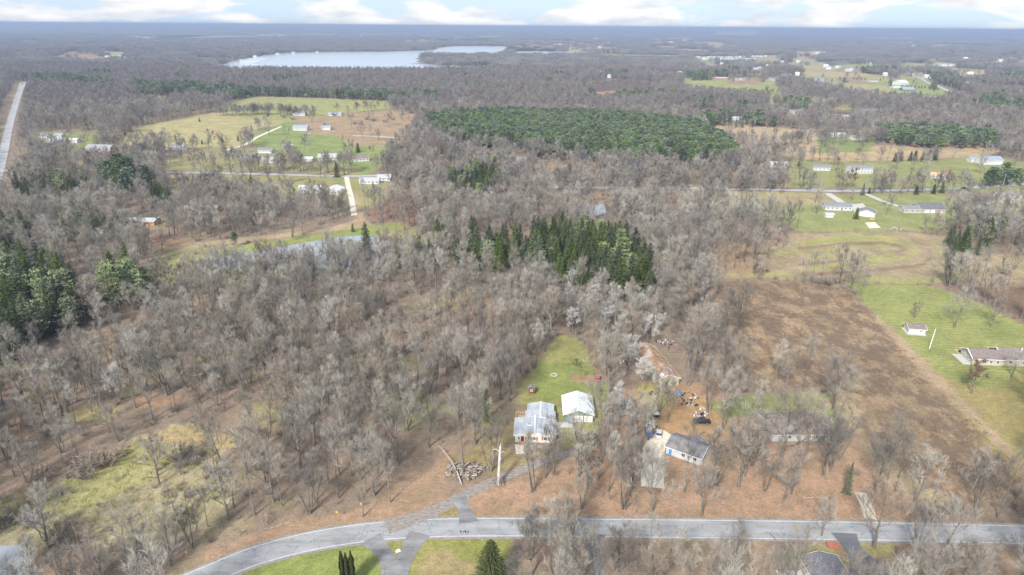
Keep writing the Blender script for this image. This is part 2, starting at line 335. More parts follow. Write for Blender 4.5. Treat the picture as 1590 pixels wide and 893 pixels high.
reg('harvested_field', [(788,71),(900,66),(962,69),(968,74),(950,82),(905,79),(850,76),(800,75)], (206,184,140), .12, (0,0,0), 15)
reg('green_field', [(925,84),(1060,86),(1062,89),(930,88)], (206,204,140), .0, (0,0,0), 15)
reg('harvested_field', [(1058,64),(1130,65),(1130,69),(1060,68)], (206,180,140), .1, (0,0,0), 15)
reg('harvested_field', [(1225,77),(1290,80),(1285,84),(1225,81)], (208,186,140), .1, (0,0,0), 15)
reg('harvested_field', [(1430,102),(1600,109),(1600,113),(1470,109)], (214,196,150), .0, (0,0,0), 15)
reg('quarry', [(1395,97),(1450,99),(1445,106),(1400,105)], (200,186,160), .1, (0,0,0), 10)
reg('harvested_field', [(255,58),(330,56),(405,56),(405,58),(300,60)], (206,204,160), .0, (0,0,0), 20)
reg('bare_hill', [(80,86),(110,80),(140,80),(165,86),(150,93),(95,94)], (190,160,135), .1, (0,0,0), 15)
reg('bog', [(900,132),(960,124),(1010,128),(1030,145),(1000,152),(910,150)], (130,112,112), .1, (.6,0,0), 8)
reg('bog', [(1050,165),(1130,160),(1180,172),(1080,178)], (134,116,112), .25, (.6,0,0), 8)
reg('bog', [(1280,172),(1420,180),(1420,186),(1290,184)], (130,112,104), .1, (.6,0,0), 6)
reg('harvested_field', [(1560,134),(1600,135),(1600,138),(1540,137)], (210,180,140), .0, (0,0,0), 10)
reg('harvested_field', [(925,143),(960,140),(955,148),(930,149)], (204,172,130), .0, (0,0,0), 8)
for (x0, x1, yy, cc) in ((395,520,53,(200,190,150)),(560,640,52,(205,200,170)),(700,780,57,(200,190,150)),(960,1010,54,(200,185,150)),(1110,1180,50,(206,190,160)),(1340,1400,58,(206,186,150)),(1440,1560,70,(206,186,150)),(1480,1580,64,(180,170,140)),(160,200,80,(200,190,160)),(300,360,90,(160,150,130)),(620,680,64,(205,185,150)),(1000,1060,73,(206,190,150)),(850,900,63,(190,180,140))):
    reg('far_field', [(x0,yy),(x1,yy+.6),(x1-6,yy+2.2),(x0+5,yy+1.8)], cc, 0, (0,0,0), 20)
reg('reed_marsh', [(-20,775),(60,755),(130,735),(185,700),(225,672),(300,660),(330,690),(350,740),(345,790),(290,835),(200,850),(130,835),(60,850),(-20,850)], (208,194,150), .34, (.15,0,0), 6)
reg('reed_marsh', [(-20,790),(100,750),(150,720),(195,695),(240,692),(290,706),(300,720),(230,745),(170,775),(90,800),(-20,815)], (206,200,126), .12, (.1,0,0), 5)
reg('reed_marsh', [(235,672),(320,663),(325,680),(315,692),(250,692)], (214,188,142), .0, (.1,0,0), 4)
reg('reed_marsh', [(338,682),(400,668),(405,684),(345,692)], (212,188,140), .1, (.1,0,0), 4)
reg('moss_patch', [(400,490),(460,500),(440,520),(390,510)], (178,160,128), .8, (0,0,.5), 6)
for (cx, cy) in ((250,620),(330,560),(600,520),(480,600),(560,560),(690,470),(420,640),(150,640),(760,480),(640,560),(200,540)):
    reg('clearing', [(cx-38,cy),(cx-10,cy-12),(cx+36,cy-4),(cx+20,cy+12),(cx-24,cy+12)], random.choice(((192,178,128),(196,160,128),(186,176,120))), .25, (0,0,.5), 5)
reg('lawn', [(360,905),(380,890),(430,868),(500,853),(572,847),(588,862),(600,905)], (168,180,84), 0, (0,0,.05), 1)
reg('lawn', [(590,840),(636,836),(612,870)], (176,176,86), 0, (0,0,.1), .6)
reg('lawn', [(652,836),(790,834),(795,860),(760,905),(628,905)], (178,180,84), 0, (0,0,.2), 1.5)
reg('dry_lawn', [(655,850),(720,852),(760,905),(640,905)], (196,176,128), .08, (0,0,.4), 3)
reg('lawn', [(1185,862),(1240,850),(1300,845),(1312,872),(1240,880)], (178,172,104), .1, (0,0,.4), 2.5)
reg('lawn', [(1332,838),(1385,840),(1380,862),(1350,862)], (186,176,110), .0, (0,0,.4), 2)
reg('lawn', [(672,790),(722,782),(712,806),(650,808)], (188,170,108), 0, (0,0,.5), 1.5)

reg('clearing', [(800,262),(900,268),(1000,272),(1145,272),(1150,262),(1080,264),(940,260),(840,252)], (188,162,138), .3, LIT, 6)
_r = random.Random(21)
for i in range(85):
    px_, py_ = (_r.uniform(1000, 1600), _r.uniform(56, 122)) if i < 68 else (_r.uniform(0, 1000), _r.uniform(52, 66))
    w1, h1 = _r.uniform(16, 60), _r.uniform(1.4, 3.4)*(1 if py_ < 80 else 1.6); s1 = _r.uniform(-6, 6)
    reg('far_field', [(px_, py_), (px_+w1, py_+.6), (px_+w1+s1, py_+h1+.4), (px_+s1-3, py_+h1)], _r.choice(((206,190,150),(204,184,148),(178,186,116),(196,190,130),(190,164,140))), .04, (0,0,0), 12)
# base colour of the wood floor, before regions
def ground_cols(X, Y):
    n = X.size
    col = np.zeros((n, 3)); tex = np.zeros((n, 3)); idx = np.full(n, -1)
    f1 = fbm(X/38, Y/38, 3)[:, None]; f2 = fbm(X/15+50, Y/15, 3)[:, None]
    a = np.array(lin((182, 158, 138))); b = np.array(lin((168, 152, 140))); c = np.array(lin((182, 172, 136)))
    col[:] = a*(1-f1)+b*f1; wgt = ss(.58, .72, f2); col[:] = col*(1-wgt*.7)+c*wgt*.7
    far = ss(600, 2500, Y)[:, None]; col[:] = col*(1-far)+np.array(lin((168, 152, 142)))*far
    tex[:, 2] = .7
    en = fbm(X/4, Y/4, 3)-.5; en2 = fbm(X/30, Y/30, 3)-.5
    for k, (nm, poly, cc, dens, tx, soft) in enumerate(RG):
        mn = poly.min(0)-soft*3-2; mxx = poly.max(0)+soft*3+2
        q = np.where((X > mn[0]) & (X < mxx[0]) & (Y > mn[1]) & (Y < mxx[1]))[0]
        if len(q) == 0: continue
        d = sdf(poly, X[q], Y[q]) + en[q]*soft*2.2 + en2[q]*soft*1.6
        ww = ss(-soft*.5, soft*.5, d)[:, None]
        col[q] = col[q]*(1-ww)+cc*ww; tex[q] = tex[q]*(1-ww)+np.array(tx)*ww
        idx[q[d > 0]] = k
    return col, tex, idx

def ground_material():
    m = bpy.data.materials.new('ground_surface'); m.use_nodes = True; t = m.node_tree; n = t.nodes; l = t.links
    b = n['Principled BSDF']; b.inputs['Roughness'].default_value = .95; b.inputs['Specular IOR Level'].default_value = .1
    ca = n.new('ShaderNodeAttribute'); ca.attribute_name = 'albedo'; ta = n.new('ShaderNodeAttribute'); ta.attribute_name = 'cover'
    sp = n.new('ShaderNodeSeparateColor'); l.new(ta.outputs['Color'], sp.inputs[0])
    geo = n.new('ShaderNodeNewGeometry')
    def noise(sc, det=5, ro=.65, st=(1, 1, 1)):
        mp_ = n.new('ShaderNodeMapping'); mp_.inputs['Scale'].default_value = st; l.new(geo.outputs['Position'], mp_.inputs[0])
        x = n.new('ShaderNodeTexNoise'); x.inputs['Scale'].default_value = sc; x.inputs['Detail'].default_value = det; x.inputs['Roughness'].default_value = ro
        l.new(mp_.outputs[0], x.inputs['Vector']); return x.outputs[0]
    def ramp(src, a, b_, c0, c1):
        r = n.new('ShaderNodeValToRGB'); r.color_ramp.elements[0].position = a; r.color_ramp.elements[1].position = b_
        r.color_ramp.elements[0].color = tuple(c0)+(1,); r.color_ramp.elements[1].color = tuple(c1)+(1,); l.new(src, r.inputs[0]); return r.outputs[0]
    def mix(fac, a, b_, mode='MIX'):
        x = n.new('ShaderNodeMixRGB'); x.blend_type = mode
        if isinstance(fac, float): x.inputs[0].default_value = fac
        else: l.new(fac, x.inputs[0])
        l.new(a, x.inputs[1])
        if isinstance(b_, tuple): x.inputs[2].default_value = b_
        else: l.new(b_, x.inputs[2])
        return x.outputs[0]
    def mul(a, b_):
        x = n.new('ShaderNodeMath'); x.operation = 'MULTIPLY'; l.new(a, x.inputs[0])
        if isinstance(b_, float): x.inputs[1].default_value = b_
        else: l.new(b_, x.inputs[1])
        return x.outputs[0]
    col = ca.outputs['Color']
    big = ramp(noise(.06, 4), .35, .65, (.82, .84, .80), (1.15, 1.12, 1.1)); col = mix(1.0, col, big, 'MULTIPLY')
    mid = ramp(noise(.45, 5), .35, .68, (.80, .82, .80), (1.18, 1.16, 1.15)); col = mix(1.0, col, mid, 'MULTIPLY')
    fine = ramp(noise(1.5, 6, .8), .36, .64, (.68, .68, .68), (1.30, 1.30, 1.30)); col = mix(.9, col, fine, 'MULTIPLY')
    # leaf litter: rusty and pale leaves, damp dark earth showing through
    lf = ramp(noise(5.5, 3, .8), .52, .62, (0, 0, 0), (1, 1, 1)); col = mix(mul(mul(lf, sp.outputs[2]), .40), col, (.33, .215, .145, 1))
    le = ramp(noise(1.1, 6, .7), .56, .70, (0, 0, 0), (1, 1, 1)); col = mix(mul(mul(le, sp.outputs[2]), .52), col, (.11, .085, .066, 1))
    lp = ramp(noise(.23, 5, .6), .55, .68, (0, 0, 0), (1, 1, 1)); col = mix(mul(mul(lp, sp.outputs[2]), .35), col, (.20, .185, .10, 1))
    # weeds: dark brown dead stalks in drifts
    wd = ramp(noise(.13, 9, .76, (1, .55, 1)), .46, .53, (0, 0, 0), (1, 1, 1)); col = mix(mul(mul(wd, sp.outputs[0]), .78), col, (.125, .09, .068, 1))
    w2 = ramp(noise(.55, 7, .8), .47, .56, (0, 0, 0), (1, 1, 1)); col = mix(mul(mul(w2, sp.outputs[0]), .45), col, (.12, .088, .062, 1))
    # mowing stripes
    rot = n.new('ShaderNodeMapping'); rot.inputs['Rotation'].default_value = (0, 0, R(7)); l.new(geo.outputs['Position'], rot.inputs[0])
    wv = n.new('ShaderNodeTexWave'); wv.bands_direction = 'Y'; wv.inputs['Scale'].default_value = .13; wv.inputs['Distortion'].default_value = 3.2; wv.inputs['Detail'].default_value = 3; wv.inputs['Detail Scale'].default_value = .7
    l.new(rot.outputs[0], wv.inputs['Vector'])
    st = ramp(wv.outputs[0], .3, .7, (.87, .94, .76), (1.08, 1.04, 1.10)); stm = mix(1.0, col, st, 'MULTIPLY'); col = mix(sp.outputs[1], col, stm)
    l.new(col, b.inputs['Base Color'])
    bp = n.new('ShaderNodeBump'); bp.inputs['Distance'].default_value = .15; bp.inputs['Strength'].default_value = .8; l.new(noise(1.6, 5, .7), bp.inputs['Height']); l.new(bp.outputs[0], b.inputs['Normal'])
    return m
M_ground = ground_material()

def fan(rows, us):
    Yg, Ug = np.meshgrid(rows, us, indexing='ij')
    W = np.maximum(Yg, 60)*.95+60
    return Ug*W, Yg
rows = [-1500, -900, -500, -250, -120, -40, 20, 55, 80]
y = 95.0
while y < 42000:
    rows.append(y); y += max(1.0, min(y*.0062, 1e9)) if y < 900 else y*.0105
rows = np.array(rows)
us = np.concatenate([[-8, -5, -3.2, -2.2, -1.6, -1.25, -1.05], np.linspace(-.92, .92, 470), [1.05, 1.25, 1.6, 2.2, 3.2, 5, 8]])
GX, GY = fan(rows, us); nr, nc = GX.shape
X = GX.ravel(); Y = GY.ravel(); Zg = H(X, Y)
gcol, gtex, gidx = ground_cols(X, Y)
# far lake bed and ponds are set a little below their water sheets: the water lies 0.3 m above the ground
ii = np.arange((nr-1)*(nc-1)); rr, cc_ = ii//(nc-1), ii % (nc-1); a0 = rr*nc+cc_
quads = np.stack([a0, a0+1, a0+nc+1, a0+nc], 1)
V = np.stack([X, Y, Zg], 1)
fi = gidx[quads[:, 0]]
names = {}
for k, rgn in enumerate(RG): names.setdefault(rgn[0], []).append(k)
NICE = dict(litter_floor_patch='ground', clearing='ground', moss_patch='ground', brush_green='ground', worn_earth='lawn', track_grass='rough_meadow', far_field='harvested_field', dirt_lane='dirt_lane')
groups = {}
lab = np.array(['ground']*(len(RG)+1), dtype=object)
for k, rgn in enumerate(RG): lab[k] = NICE.get(rgn[0], rgn[0])
fl = lab[fi]
for nm in sorted(set(fl)):
    q = quads[fl == nm]
    used, inv = np.unique(q, return_inverse=True)
    me = fast_mesh(nm, V[used], inv.reshape(q.shape), [M_ground])
    for an, dat in (('albedo', gcol), ('cover', gtex)):
        at_ = me.color_attributes.new(an, 'FLOAT_COLOR', 'POINT'); dd = np.ones((len(used), 4), np.float32); dd[:, :3] = dat[used]; at_.data.foreach_set('color', dd.ravel())
    me.polygons.foreach_set('use_smooth', np.ones(len(q), bool))
    ob(nm, me, kind='structure')

# ------------------------------------------------------------------ sheets: water, roads, drives
def sheet(name, pw, m, dz, step, **kw):
    """flat-lying outline (world xy) filled with a grid of points so that it follows the ground"""
    import bmesh
    bm = bmesh.new(); pts = []
    n = len(pw)
    for i in range(n):
        a = np.array(pw[i]); b = np.array(pw[(i+1) % n]); k = max(1, int(np.hypot(*(b-a))/step))
        for j in range(k): pts.append(a+(b-a)*j/k)
    if name == 'lake': pts = [np.array([p[0]+70*(fbm(p[0]/90, p[1]/90, 3)-.5)*2, p[1]+110*(fbm(p[0]/110+7, p[1]/110, 3)-.5)*2]) for p in pts]
    vs = [bm.verts.new((p[0], p[1], float(H(p[0], p[1]))+dz)) for p in pts]
    f = bm.faces.new(vs); bmesh.ops.triangulate(bm, faces=[f])
    me = bpy.data.meshes.new(name); bm.to_mesh(me); bm.free(); me.materials.append(m)
    return ob(name, me, **kw)
def ribbon(name, px, width, m, dz, world=False, smooth=6, off=0, ww=None, **kw):
    P = np.array([p if world else at(*p)[:2] for p in px], float)
    # catmull-rom
    Q = []
    for i in range(len(P)-1):
        p0 = P[max(i-1, 0)]; p1 = P[i]; p2 = P[i+1]; p3 = P[min(i+2, len(P)-1)]
        k = max(2, int(np.hypot(*(p2-p1))/smooth))
        for j in range(k):
            t = j/k; Q.append(.5*((2*p1)+(-p0+p2)*t+(2*p0-5*p1+4*p2-p3)*t*t+(-p0+3*p1-3*p2+p3)*t**3))
    Q.append(P[-1]); Q = np.array(Q); T = np.gradient(Q, axis=0); T /= np.hypot(T[:, 0], T[:, 1])[:, None]; Nn = np.stack([-T[:, 1], T[:, 0]], 1)
    Wd = np.full(len(Q), width) if ww is None else np.interp(np.linspace(0, 1, len(Q)), np.linspace(0, 1, len(ww)), ww)
    jit = .0
    k = 5; V_ = []; 
    for s in np.linspace(-.5, .5, k):
        p = Q+Nn*(s*Wd+off)[:, None]; V_.append(np.stack([p[:, 0], p[:, 1], H(p[:, 0], p[:, 1])+dz], 1))
    V_ = np.stack(V_, 1).reshape(-1, 3); n = len(Q); i = np.arange((n-1)*(k-1)); r_, c_ = i//(k-1), i % (k-1); a = r_*k+c_
    me = fast_mesh(name, V_, np.stack([a, a+k, a+k+1, a+1], 1), [m]); ob(name, me, **kw); return Q

def asphalt(name, cols, crack=.5):
    m = mat(name, cols, .35, .85, bump=.01, coords='Generated' if False else 'Object', detail=7, stretch=(.25, 1, 1))
    t = m.node_tree; n = t.nodes; l = t.links; b = n['Principled BSDF']; src = b.inputs['Base Color'].links[0].from_socket
    tcx = n.new('ShaderNodeTexCoord'); vo = n.new('ShaderNodeTexVoronoi'); vo.feature = 'DISTANCE_TO_EDGE'; vo.inputs['Scale'].default_value = .22
    nzx = n.new('ShaderNodeTexNoise'); nzx.inputs['Scale'].default_value = .5; nzx.inputs['Detail'].default_value = 5
    mxx = n.new('ShaderNodeMixRGB'); mxx.inputs[0].default_value = .93; mm = n.new('ShaderNodeVectorMath'); mm.operation = 'ADD'
    sc = n.new('ShaderNodeVectorMath'); sc.operation = 'SCALE'; sc.inputs['Scale'].default_value = 4.5
    l.new(tcx.outputs['Object'], nzx.inputs['Vector']); l.new(nzx.outputs['Color'], sc.inputs[0]); l.new(tcx.outputs['Object'], mm.inputs[0]); l.new(sc.outputs[0], mm.inputs[1]); l.new(mm.outputs[0], vo.inputs['Vector'])
    r = n.new('ShaderNodeValToRGB'); r.color_ramp.elements[0].position = .005; r.color_ramp.elements[0].color = (crack*.6,)*3+(1,); r.color_ramp.elements[1].position = .022; r.color_ramp.elements[1].color = (0, 0, 0, 1)
    l.new(vo.outputs['Distance'], r.inputs[0])
    x = n.new('ShaderNodeMixRGB'); x.inputs[2].default_value = (.03, .03, .03, 1); l.new(r.outputs[0], x.inputs[0]); l.new(src, x.inputs[1]); l.new(x.outputs[0], b.inputs['Base Color'])
    return m
M_road = asphalt('worn_grey_asphalt', [(.20, .205, .21), (.275, .28, .29), (.33, .335, .345)], .75)
M_drive = asphalt('dark_patchy_asphalt', [(.12, .12, .12), (.20, .20, .205), (.28, .28, .285)], .6)
M_newasph = asphalt('smooth_dark_asphalt', [(.105, .11, .12), (.145, .15, .165)], .2)
M_farroad = mat('pale_road', [(.30, .30, .31), (.38, .38, .39)], .1, .9)
M_gravel = mat('pale_gravel', [(.44, .39, .31), (.56, .51, .42), (.64, .59, .50)], 1.4, .95, bump=.03)
M_track = mat('dirt_track', [(.17, .14, .12), (.24, .21, .19), (.30, .28, .26)], .8, .95, bump=.03, stretch=(1, 2, 1))
M_line = mat('worn_white_paint', [(.38, .38, .38), (.66, .66, .65), (.7, .7, .69)], 1.3, .7)
def water(name, col, rough):
    m = bpy.data.materials.new(name); m.use_nodes = True; t = m.node_tree; b = t.nodes['Principled BSDF']
    b.inputs['Base Color'].default_value = col+(1,); b.inputs['Roughness'].default_value = rough; b.inputs['Specular IOR Level'].default_value = .6; b.inputs['IOR'].default_value = 1.33
    x = t.nodes.new('ShaderNodeTexNoise'); x.inputs['Scale'].default_value = .8; bp = t.nodes.new('ShaderNodeBump'); bp.inputs['Strength'].default_value = .25; bp.inputs['Distance'].default_value = .06
    ge = t.nodes.new('ShaderNodeNewGeometry'); t.links.new(ge.outputs['Position'], x.inputs['Vector']); t.links.new(x.outputs[0], bp.inputs['Height']); t.links.new(bp.outputs[0], b.inputs['Normal']); return m
M_lake = water('lake_water', (.42, .47, .53), .16); M_pond = water('pond_water', (.27, .30, .34), .10); M_ice = mat('thin_ice', [(.40, .45, .50), (.62, .66, .70)], .01, .3, spec=.5)
WATER = []
def waterpx(name, px, m, dz=.35):
    pw = P2W(low(px, 13) if name != 'pond' else px); WATER.append(pw); return sheet(name, pw, m, dz, 60, kind='structure')
waterpx('lake', [(327,97),(345,94),(372,92.5),(392,88),(415,85),(440,82.5),(470,81.5),(520,80.7),(600,80),(640,79),(662,78),(664,83),(656,88),(658,93),(690,97),(765,98),(770,103),(700,106),(600,107),(450,105),(380,105),(335,104),(322,101)], M_lake)
waterpx('lake', [(655,78.5),(680,73.5),(700,71.5),(740,71),(790,72),(791,77),(776,83),(740,83),(690,82.5),(664,83)], M_lake)
waterpx('lake', [(790,80),(830,79.5),(912,81),(912,83),(850,83.5),(800,83)], M_lake)
waterpx('thin_ice', [(372,92.6),(400,89.5),(415,91),(392,94),(420,96),(395,96.6),(372,94.5)], M_ice, .5)
waterpx('pond', [(325,404),(345,399),(420,387),(470,378),(520,369),(560,366),(585,368),(605,380),(612,392),(608,402),(560,414),(480,420),(420,417),(345,419),(305,414),(312,406)], M_pond, .2)
waterpx('pond', [(896,323),(912,317),(930,316),(944,321),(941,331),(926,336),(905,336)], M_pond, .2)
waterpx('pond', [(-30,852),(30,846),(46,852),(50,870),(44,900),(-30,905)], M_pond, .15)
waterpx('pond', [(1222,159),(1250,158),(1268,160),(1262,164),(1230,164)], M_pond, .3)
waterpx('pond', [(1330,168),(1372,170),(1385,174),(1340,174)], M_pond, .3)

road_px = [(120,1010),(210,945),(330,890),(400,862),(480,841),(560,828),(640,821),(760,818.5),(900,819.5),(1060,821),(1300,824),(1450,827),(1620,831)]
RQ = ribbon('main_road', road_px, 7.4, M_road, .03, smooth=2, kind='structure')
RQ_N = np.gradient(RQ, axis=0)
for o_ in (3.25, -3.25): ribbon('road_edge_line', road_px, .13, M_line, .042, smooth=2, off=o_, kind='structure')
ribbon('road_shoulder', road_px, 8.6, M_track, .012, smooth=2, kind='structure')
ribbon('driveway', [(600,818),(640,806),(690,786),(735,762),(790,738),(850,714),(895,700)], 3, M_track, .05, smooth=1.5, ww=[6, 4.2, 4.2, 3.6, 3.2, 3, 2.4], kind='structure')
ribbon('driveway', [(728,812),(720,790),(712,772)], 3.4, M_drive, .062, smooth=1.5, ww=[5.2, 3.2, 4.2], kind='structure')
ribbon('driveway', [(575,836),(596,858),(606,880),(610,915)], 4, M_drive, .05, smooth=1.5, ww=[6, 3.6, 4.5, 5], kind='structure')
ribbon('driveway', [(652,828),(638,850),(624,880),(612,915)], 4, M_drive, .062, smooth=1.5, ww=[6, 4, 4, 5], kind='structure')
ribbon('driveway', [(924,828),(921,850),(928,880),(936,915)], 3.4, M_newasph, .05, smooth=1.5, ww=[5.5, 3, 2.8, 2.8], kind='structure')
ribbon('driveway', [(1310,828),(1322,848),(1340,872),(1362,915)], 5, M_newasph, .05, smooth=1.5, ww=[6.5, 4.2, 8, 13], kind='structure')
ribbon('driveway', [(1013,757),(1013,730),(1015,700),(1020,688)], 6.4, M_gravel, .045, smooth=2, kind='structure')
sheet('driveway', P2W([(1003,694),(1012,676),(1032,668),(1047,680),(1032,698),(1020,702)]), M_gravel, .058, 3, kind='structure')
ribbon('driveway', [(1352,806),(1345,785),(1336,765)], 3.2, M_gravel, .045, smooth=2, kind='structure')
sheet('parking_pad', P2W([(861,656),(882,656),(882,664),(861,664)]), M_conc, .03, 3, kind='structure')
sheet('doorstep_pad', P2W([(878,664),(892,664),(892,658),(878,658)]), M_conc, .04, 3, kind='structure')
ribbon('garden_path', [(806,690),(808,705)], 2.6, M_gravel, .03, smooth=2, kind='structure')
ribbon('county_road', [(-8,290),(5,240),(16,190),(28,150),(36,128)], 9, M_farroad, .25, smooth=12, ww=[7.5, 8, 8.5, 10, 12], kind='structure')
ribbon('county_road', [(-30,278),(0,267),(12,262)], 10, M_farroad, .3, smooth=12, kind='structure')
ribbon('country_road', [(250,268),(330,269),(420,271),(540,274),(600,272)], 7, M_farroad, .2, smooth=12, kind='structure')
ribbon('country_road', [(800,290),(870,291),(960,292),(1080,293),(1200,295),(1300,297),(1420,295),(1500,292),(1560,288),(1640,284)], 7.5, M_farroad, .2, smooth=12, kind='structure')
ribbon('farm_track', [(345,235),(380,225),(400,213),(425,202),(438,196)], 4.5, M_gravel, .2, smooth=12, kind='structure')
ribbon('farm_track', [(538,275),(541,290),(546,310),(550,335)], 4, M_gravel, .2, smooth=8, kind='structure')
ribbon('farm_track', [(548,211),(580,212),(612,214)], 4, M_gravel, .25, smooth=12, kind='structure')
ribbon('distant_road', [(1405,110),(1430,122),(1465,138),(1495,152),(1530,172)], 9, M_farroad, .3, smooth=20, kind='structure')
ribbon('driveway', [(1284,300),(1300,310),(1312,318)], 6, M_conc, .1, smooth=6, kind='structure')
ribbon('driveway', [(1344,301),(1372,313),(1400,322)], 4.5, M_conc, .1, smooth=6, kind='structure')
sheet('parking_pad', P2W([(1318,318),(1340,316),(1352,330),(1330,334)]), M_conc, .14, 6, kind='structure')
sheet('parking_pad', P2W([(1343,346),(1358,345),(1368,354),(1350,355)]), M_gravel, .1, 6, kind='structure')
ROADS = [(P2W(p), wd) for p, wd in ((road_px, 7.5), ([(600,818),(640,806),(690,786),(735,762),(790,738),(850,714),(895,700)], 4.5), ([(728,812),(712,772)], 4), ([(575,836),(596,858),(610,915)], 5), ([(652,828),(638,850),(612,915)], 5), ([(924,828),(921,850),(936,915)], 4), ([(1310,828),(1322,848),(1340,872),(1362,915)], 7), ([(1013,757),(1013,730),(1020,688)], 6), ([(1352,806),(1345,785),(1336,765)], 4), ([(-8,290),(5,240),(16,190),(28,150),(36,128)], 26), ([(250,268),(330,269),(420,271),(540,274),(600,272)], 9), ([(800,290),(870,291),(1080,293),(1300,297),(1420,295),(1560,288),(1640,284)], 9), ([(345,235),(400,213),(438,196)], 9), ([(538,275),(541,290),(546,310),(552,345),(430,367),(330,378),(250,386)], 11), ([(1405,110),(1430,122),(1465,138),(1495,152),(1530,172)], 26))]
def near_line(P, X, Y):
    d = np.full(X.shape, 1e18)
    for i in range(len(P)-1):
        ax, ay = P[i]; bx, by = P[i+1]; ex, ey = bx-ax, by-ay
        t = np.clip(((X-ax)*ex+(Y-ay)*ey)/(ex*ex+ey*ey+1e-9), 0, 1); d = np.minimum(d, (X-ax-t*ex)**2+(Y-ay-t*ey)**2)
    return np.sqrt(d)
VC = []
KEEP = []     # (x, y, r) circles where no scattered tree stands
# ------------------------------------------------------------------ tree shapes
def grow(mb, p, d, ln, r, lev, maxlev, rng, spec, tw):
    segs = 3 if lev < 2 else 2
    pts = [p]; dd = d.copy(); q = p.copy()
    for i in range(segs):
        dd = (dd + Vector((rng.gauss(0, .13), rng.gauss(0, .13), rng.gauss(.10, .08)))).normalized(); q = q+dd*(ln/segs); pts.append(q.copy())
    rr = [r*(1-.72*i/segs) for i in range(segs+1)]
    mb.tube([tuple(x) for x in pts], rr, 4 if lev < 2 else 3, m=1 if lev < 2 else 0)
    n = spec[lev]
    for k in range(n):
        t = .25+.75*(k+rng.random())/n; f = t*segs; i = min(int(f), segs-1); b = pts[i].lerp(pts[i+1], f-i)
        ax = (pts[i+1]-pts[i]).normalized(); s = ax.cross(Vector((rng.gauss(0, 1), rng.gauss(0, 1), rng.gauss(0, 1)))).normalized()
        nd = (ax*rng.uniform(.65, 1.05)+s*rng.uniform(.42, .78)+Vector((0, 0, .26))).normalized()
        if lev+1 < maxlev: grow(mb, b, nd, ln*rng.uniform(.42, .62)*(1.1-.35*t), r*.42, lev+1, maxlev, rng, spec, tw)
        else:
            L_ = tw[0]*rng.uniform(.6, 1.35); e = b+nd*L_; pw = nd.cross(Vector((rng.gauss(0, 1), rng.gauss(0, 1), rng.gauss(0, 1)))).normalized()*tw[1]*.5
            mb.face([tuple(b-pw), tuple(b+pw), tuple(e)])
            if len(tw) > 2:
                m_ = b.lerp(e, .4); nd2 = (nd+s*rng.uniform(-.8, .8)+Vector((0, 0, .2))).normalized(); e2 = m_+nd2*L_*.6
                mb.face([tuple(m_-pw*.8), tuple(m_+pw*.8), tuple(e2)])
def bare(seed, Ht, form='wood', spec=(5, 5, 7), limbs=9, tw=(1.3, .05, 1), tr=.2, stems=1, first=.42, spread=1.0, limb_len=.34):
    rng = random.Random(seed); T = MB(); K = MB()
    for s in range(stems):
        a0 = rng.uniform(0, 2*PI); lean = (.05 if stems == 1 else rng.uniform(.12, .3))
        d = Vector((math.cos(a0)*lean, math.sin(a0)*lean, 1)).normalized(); p = Vector((math.cos(a0)*.15*(stems > 1), math.sin(a0)*.15*(stems > 1), -.6)); pts = [p.copy()]; hh = Ht*(1 if s == 0 else rng.uniform(.75, .98))
        for i in range(6):
            d = (d+Vector((rng.gauss(0, .05), rng.gauss(0, .05), .06))).normalized(); p = p+d*hh*.9/6; pts.append(p.copy())
        rr = [tr*(1.35 if i == 0 else 1)*(1-.86*i/6) for i in range(7)]
        cut = max(2, int(round(first*6))+1)
        T.tube([tuple(x) for x in pts[:cut+1]], rr[:cut+1], 7); K.tube([tuple(x) for x in pts[cut:]], rr[cut:], 5, m=1)
        n = max(4, limbs//stems)
        for k in range(n):
            t = first+(.97-first)*((k+.5*rng.random())/n)**.85; f = t*6; i = min(int(f), 5); b = pts[i].lerp(pts[i+1], f-i)
            az = k*2.4+rng.uniform(-.5, .5)+s; up = (1.15+.9*t) if form != 'open' else (.7+.8*t)
            nd = Vector((math.cos(az)*spread, math.sin(az)*spread, up)).normalized()
            grow(K, b, nd, Ht*limb_len*rng.uniform(.8, 1.2)*(1.15-.62*t), rr[i]*.5, 0, len(spec), rng, spec, tw)
        for k in range(rng.randint(1, 4)):     # dead stubs low on the trunk
            t = rng.uniform(.15, first); f = t*6; i = min(int(f), 5); b = pts[i].lerp(pts[i+1], f-i); az = rng.uniform(0, 6.3)
            T.tube([tuple(b), tuple(b+Vector((math.cos(az), math.sin(az), .3))*rng.uniform(.5, 1.8))], [.04, .015], 3)
    return T, K
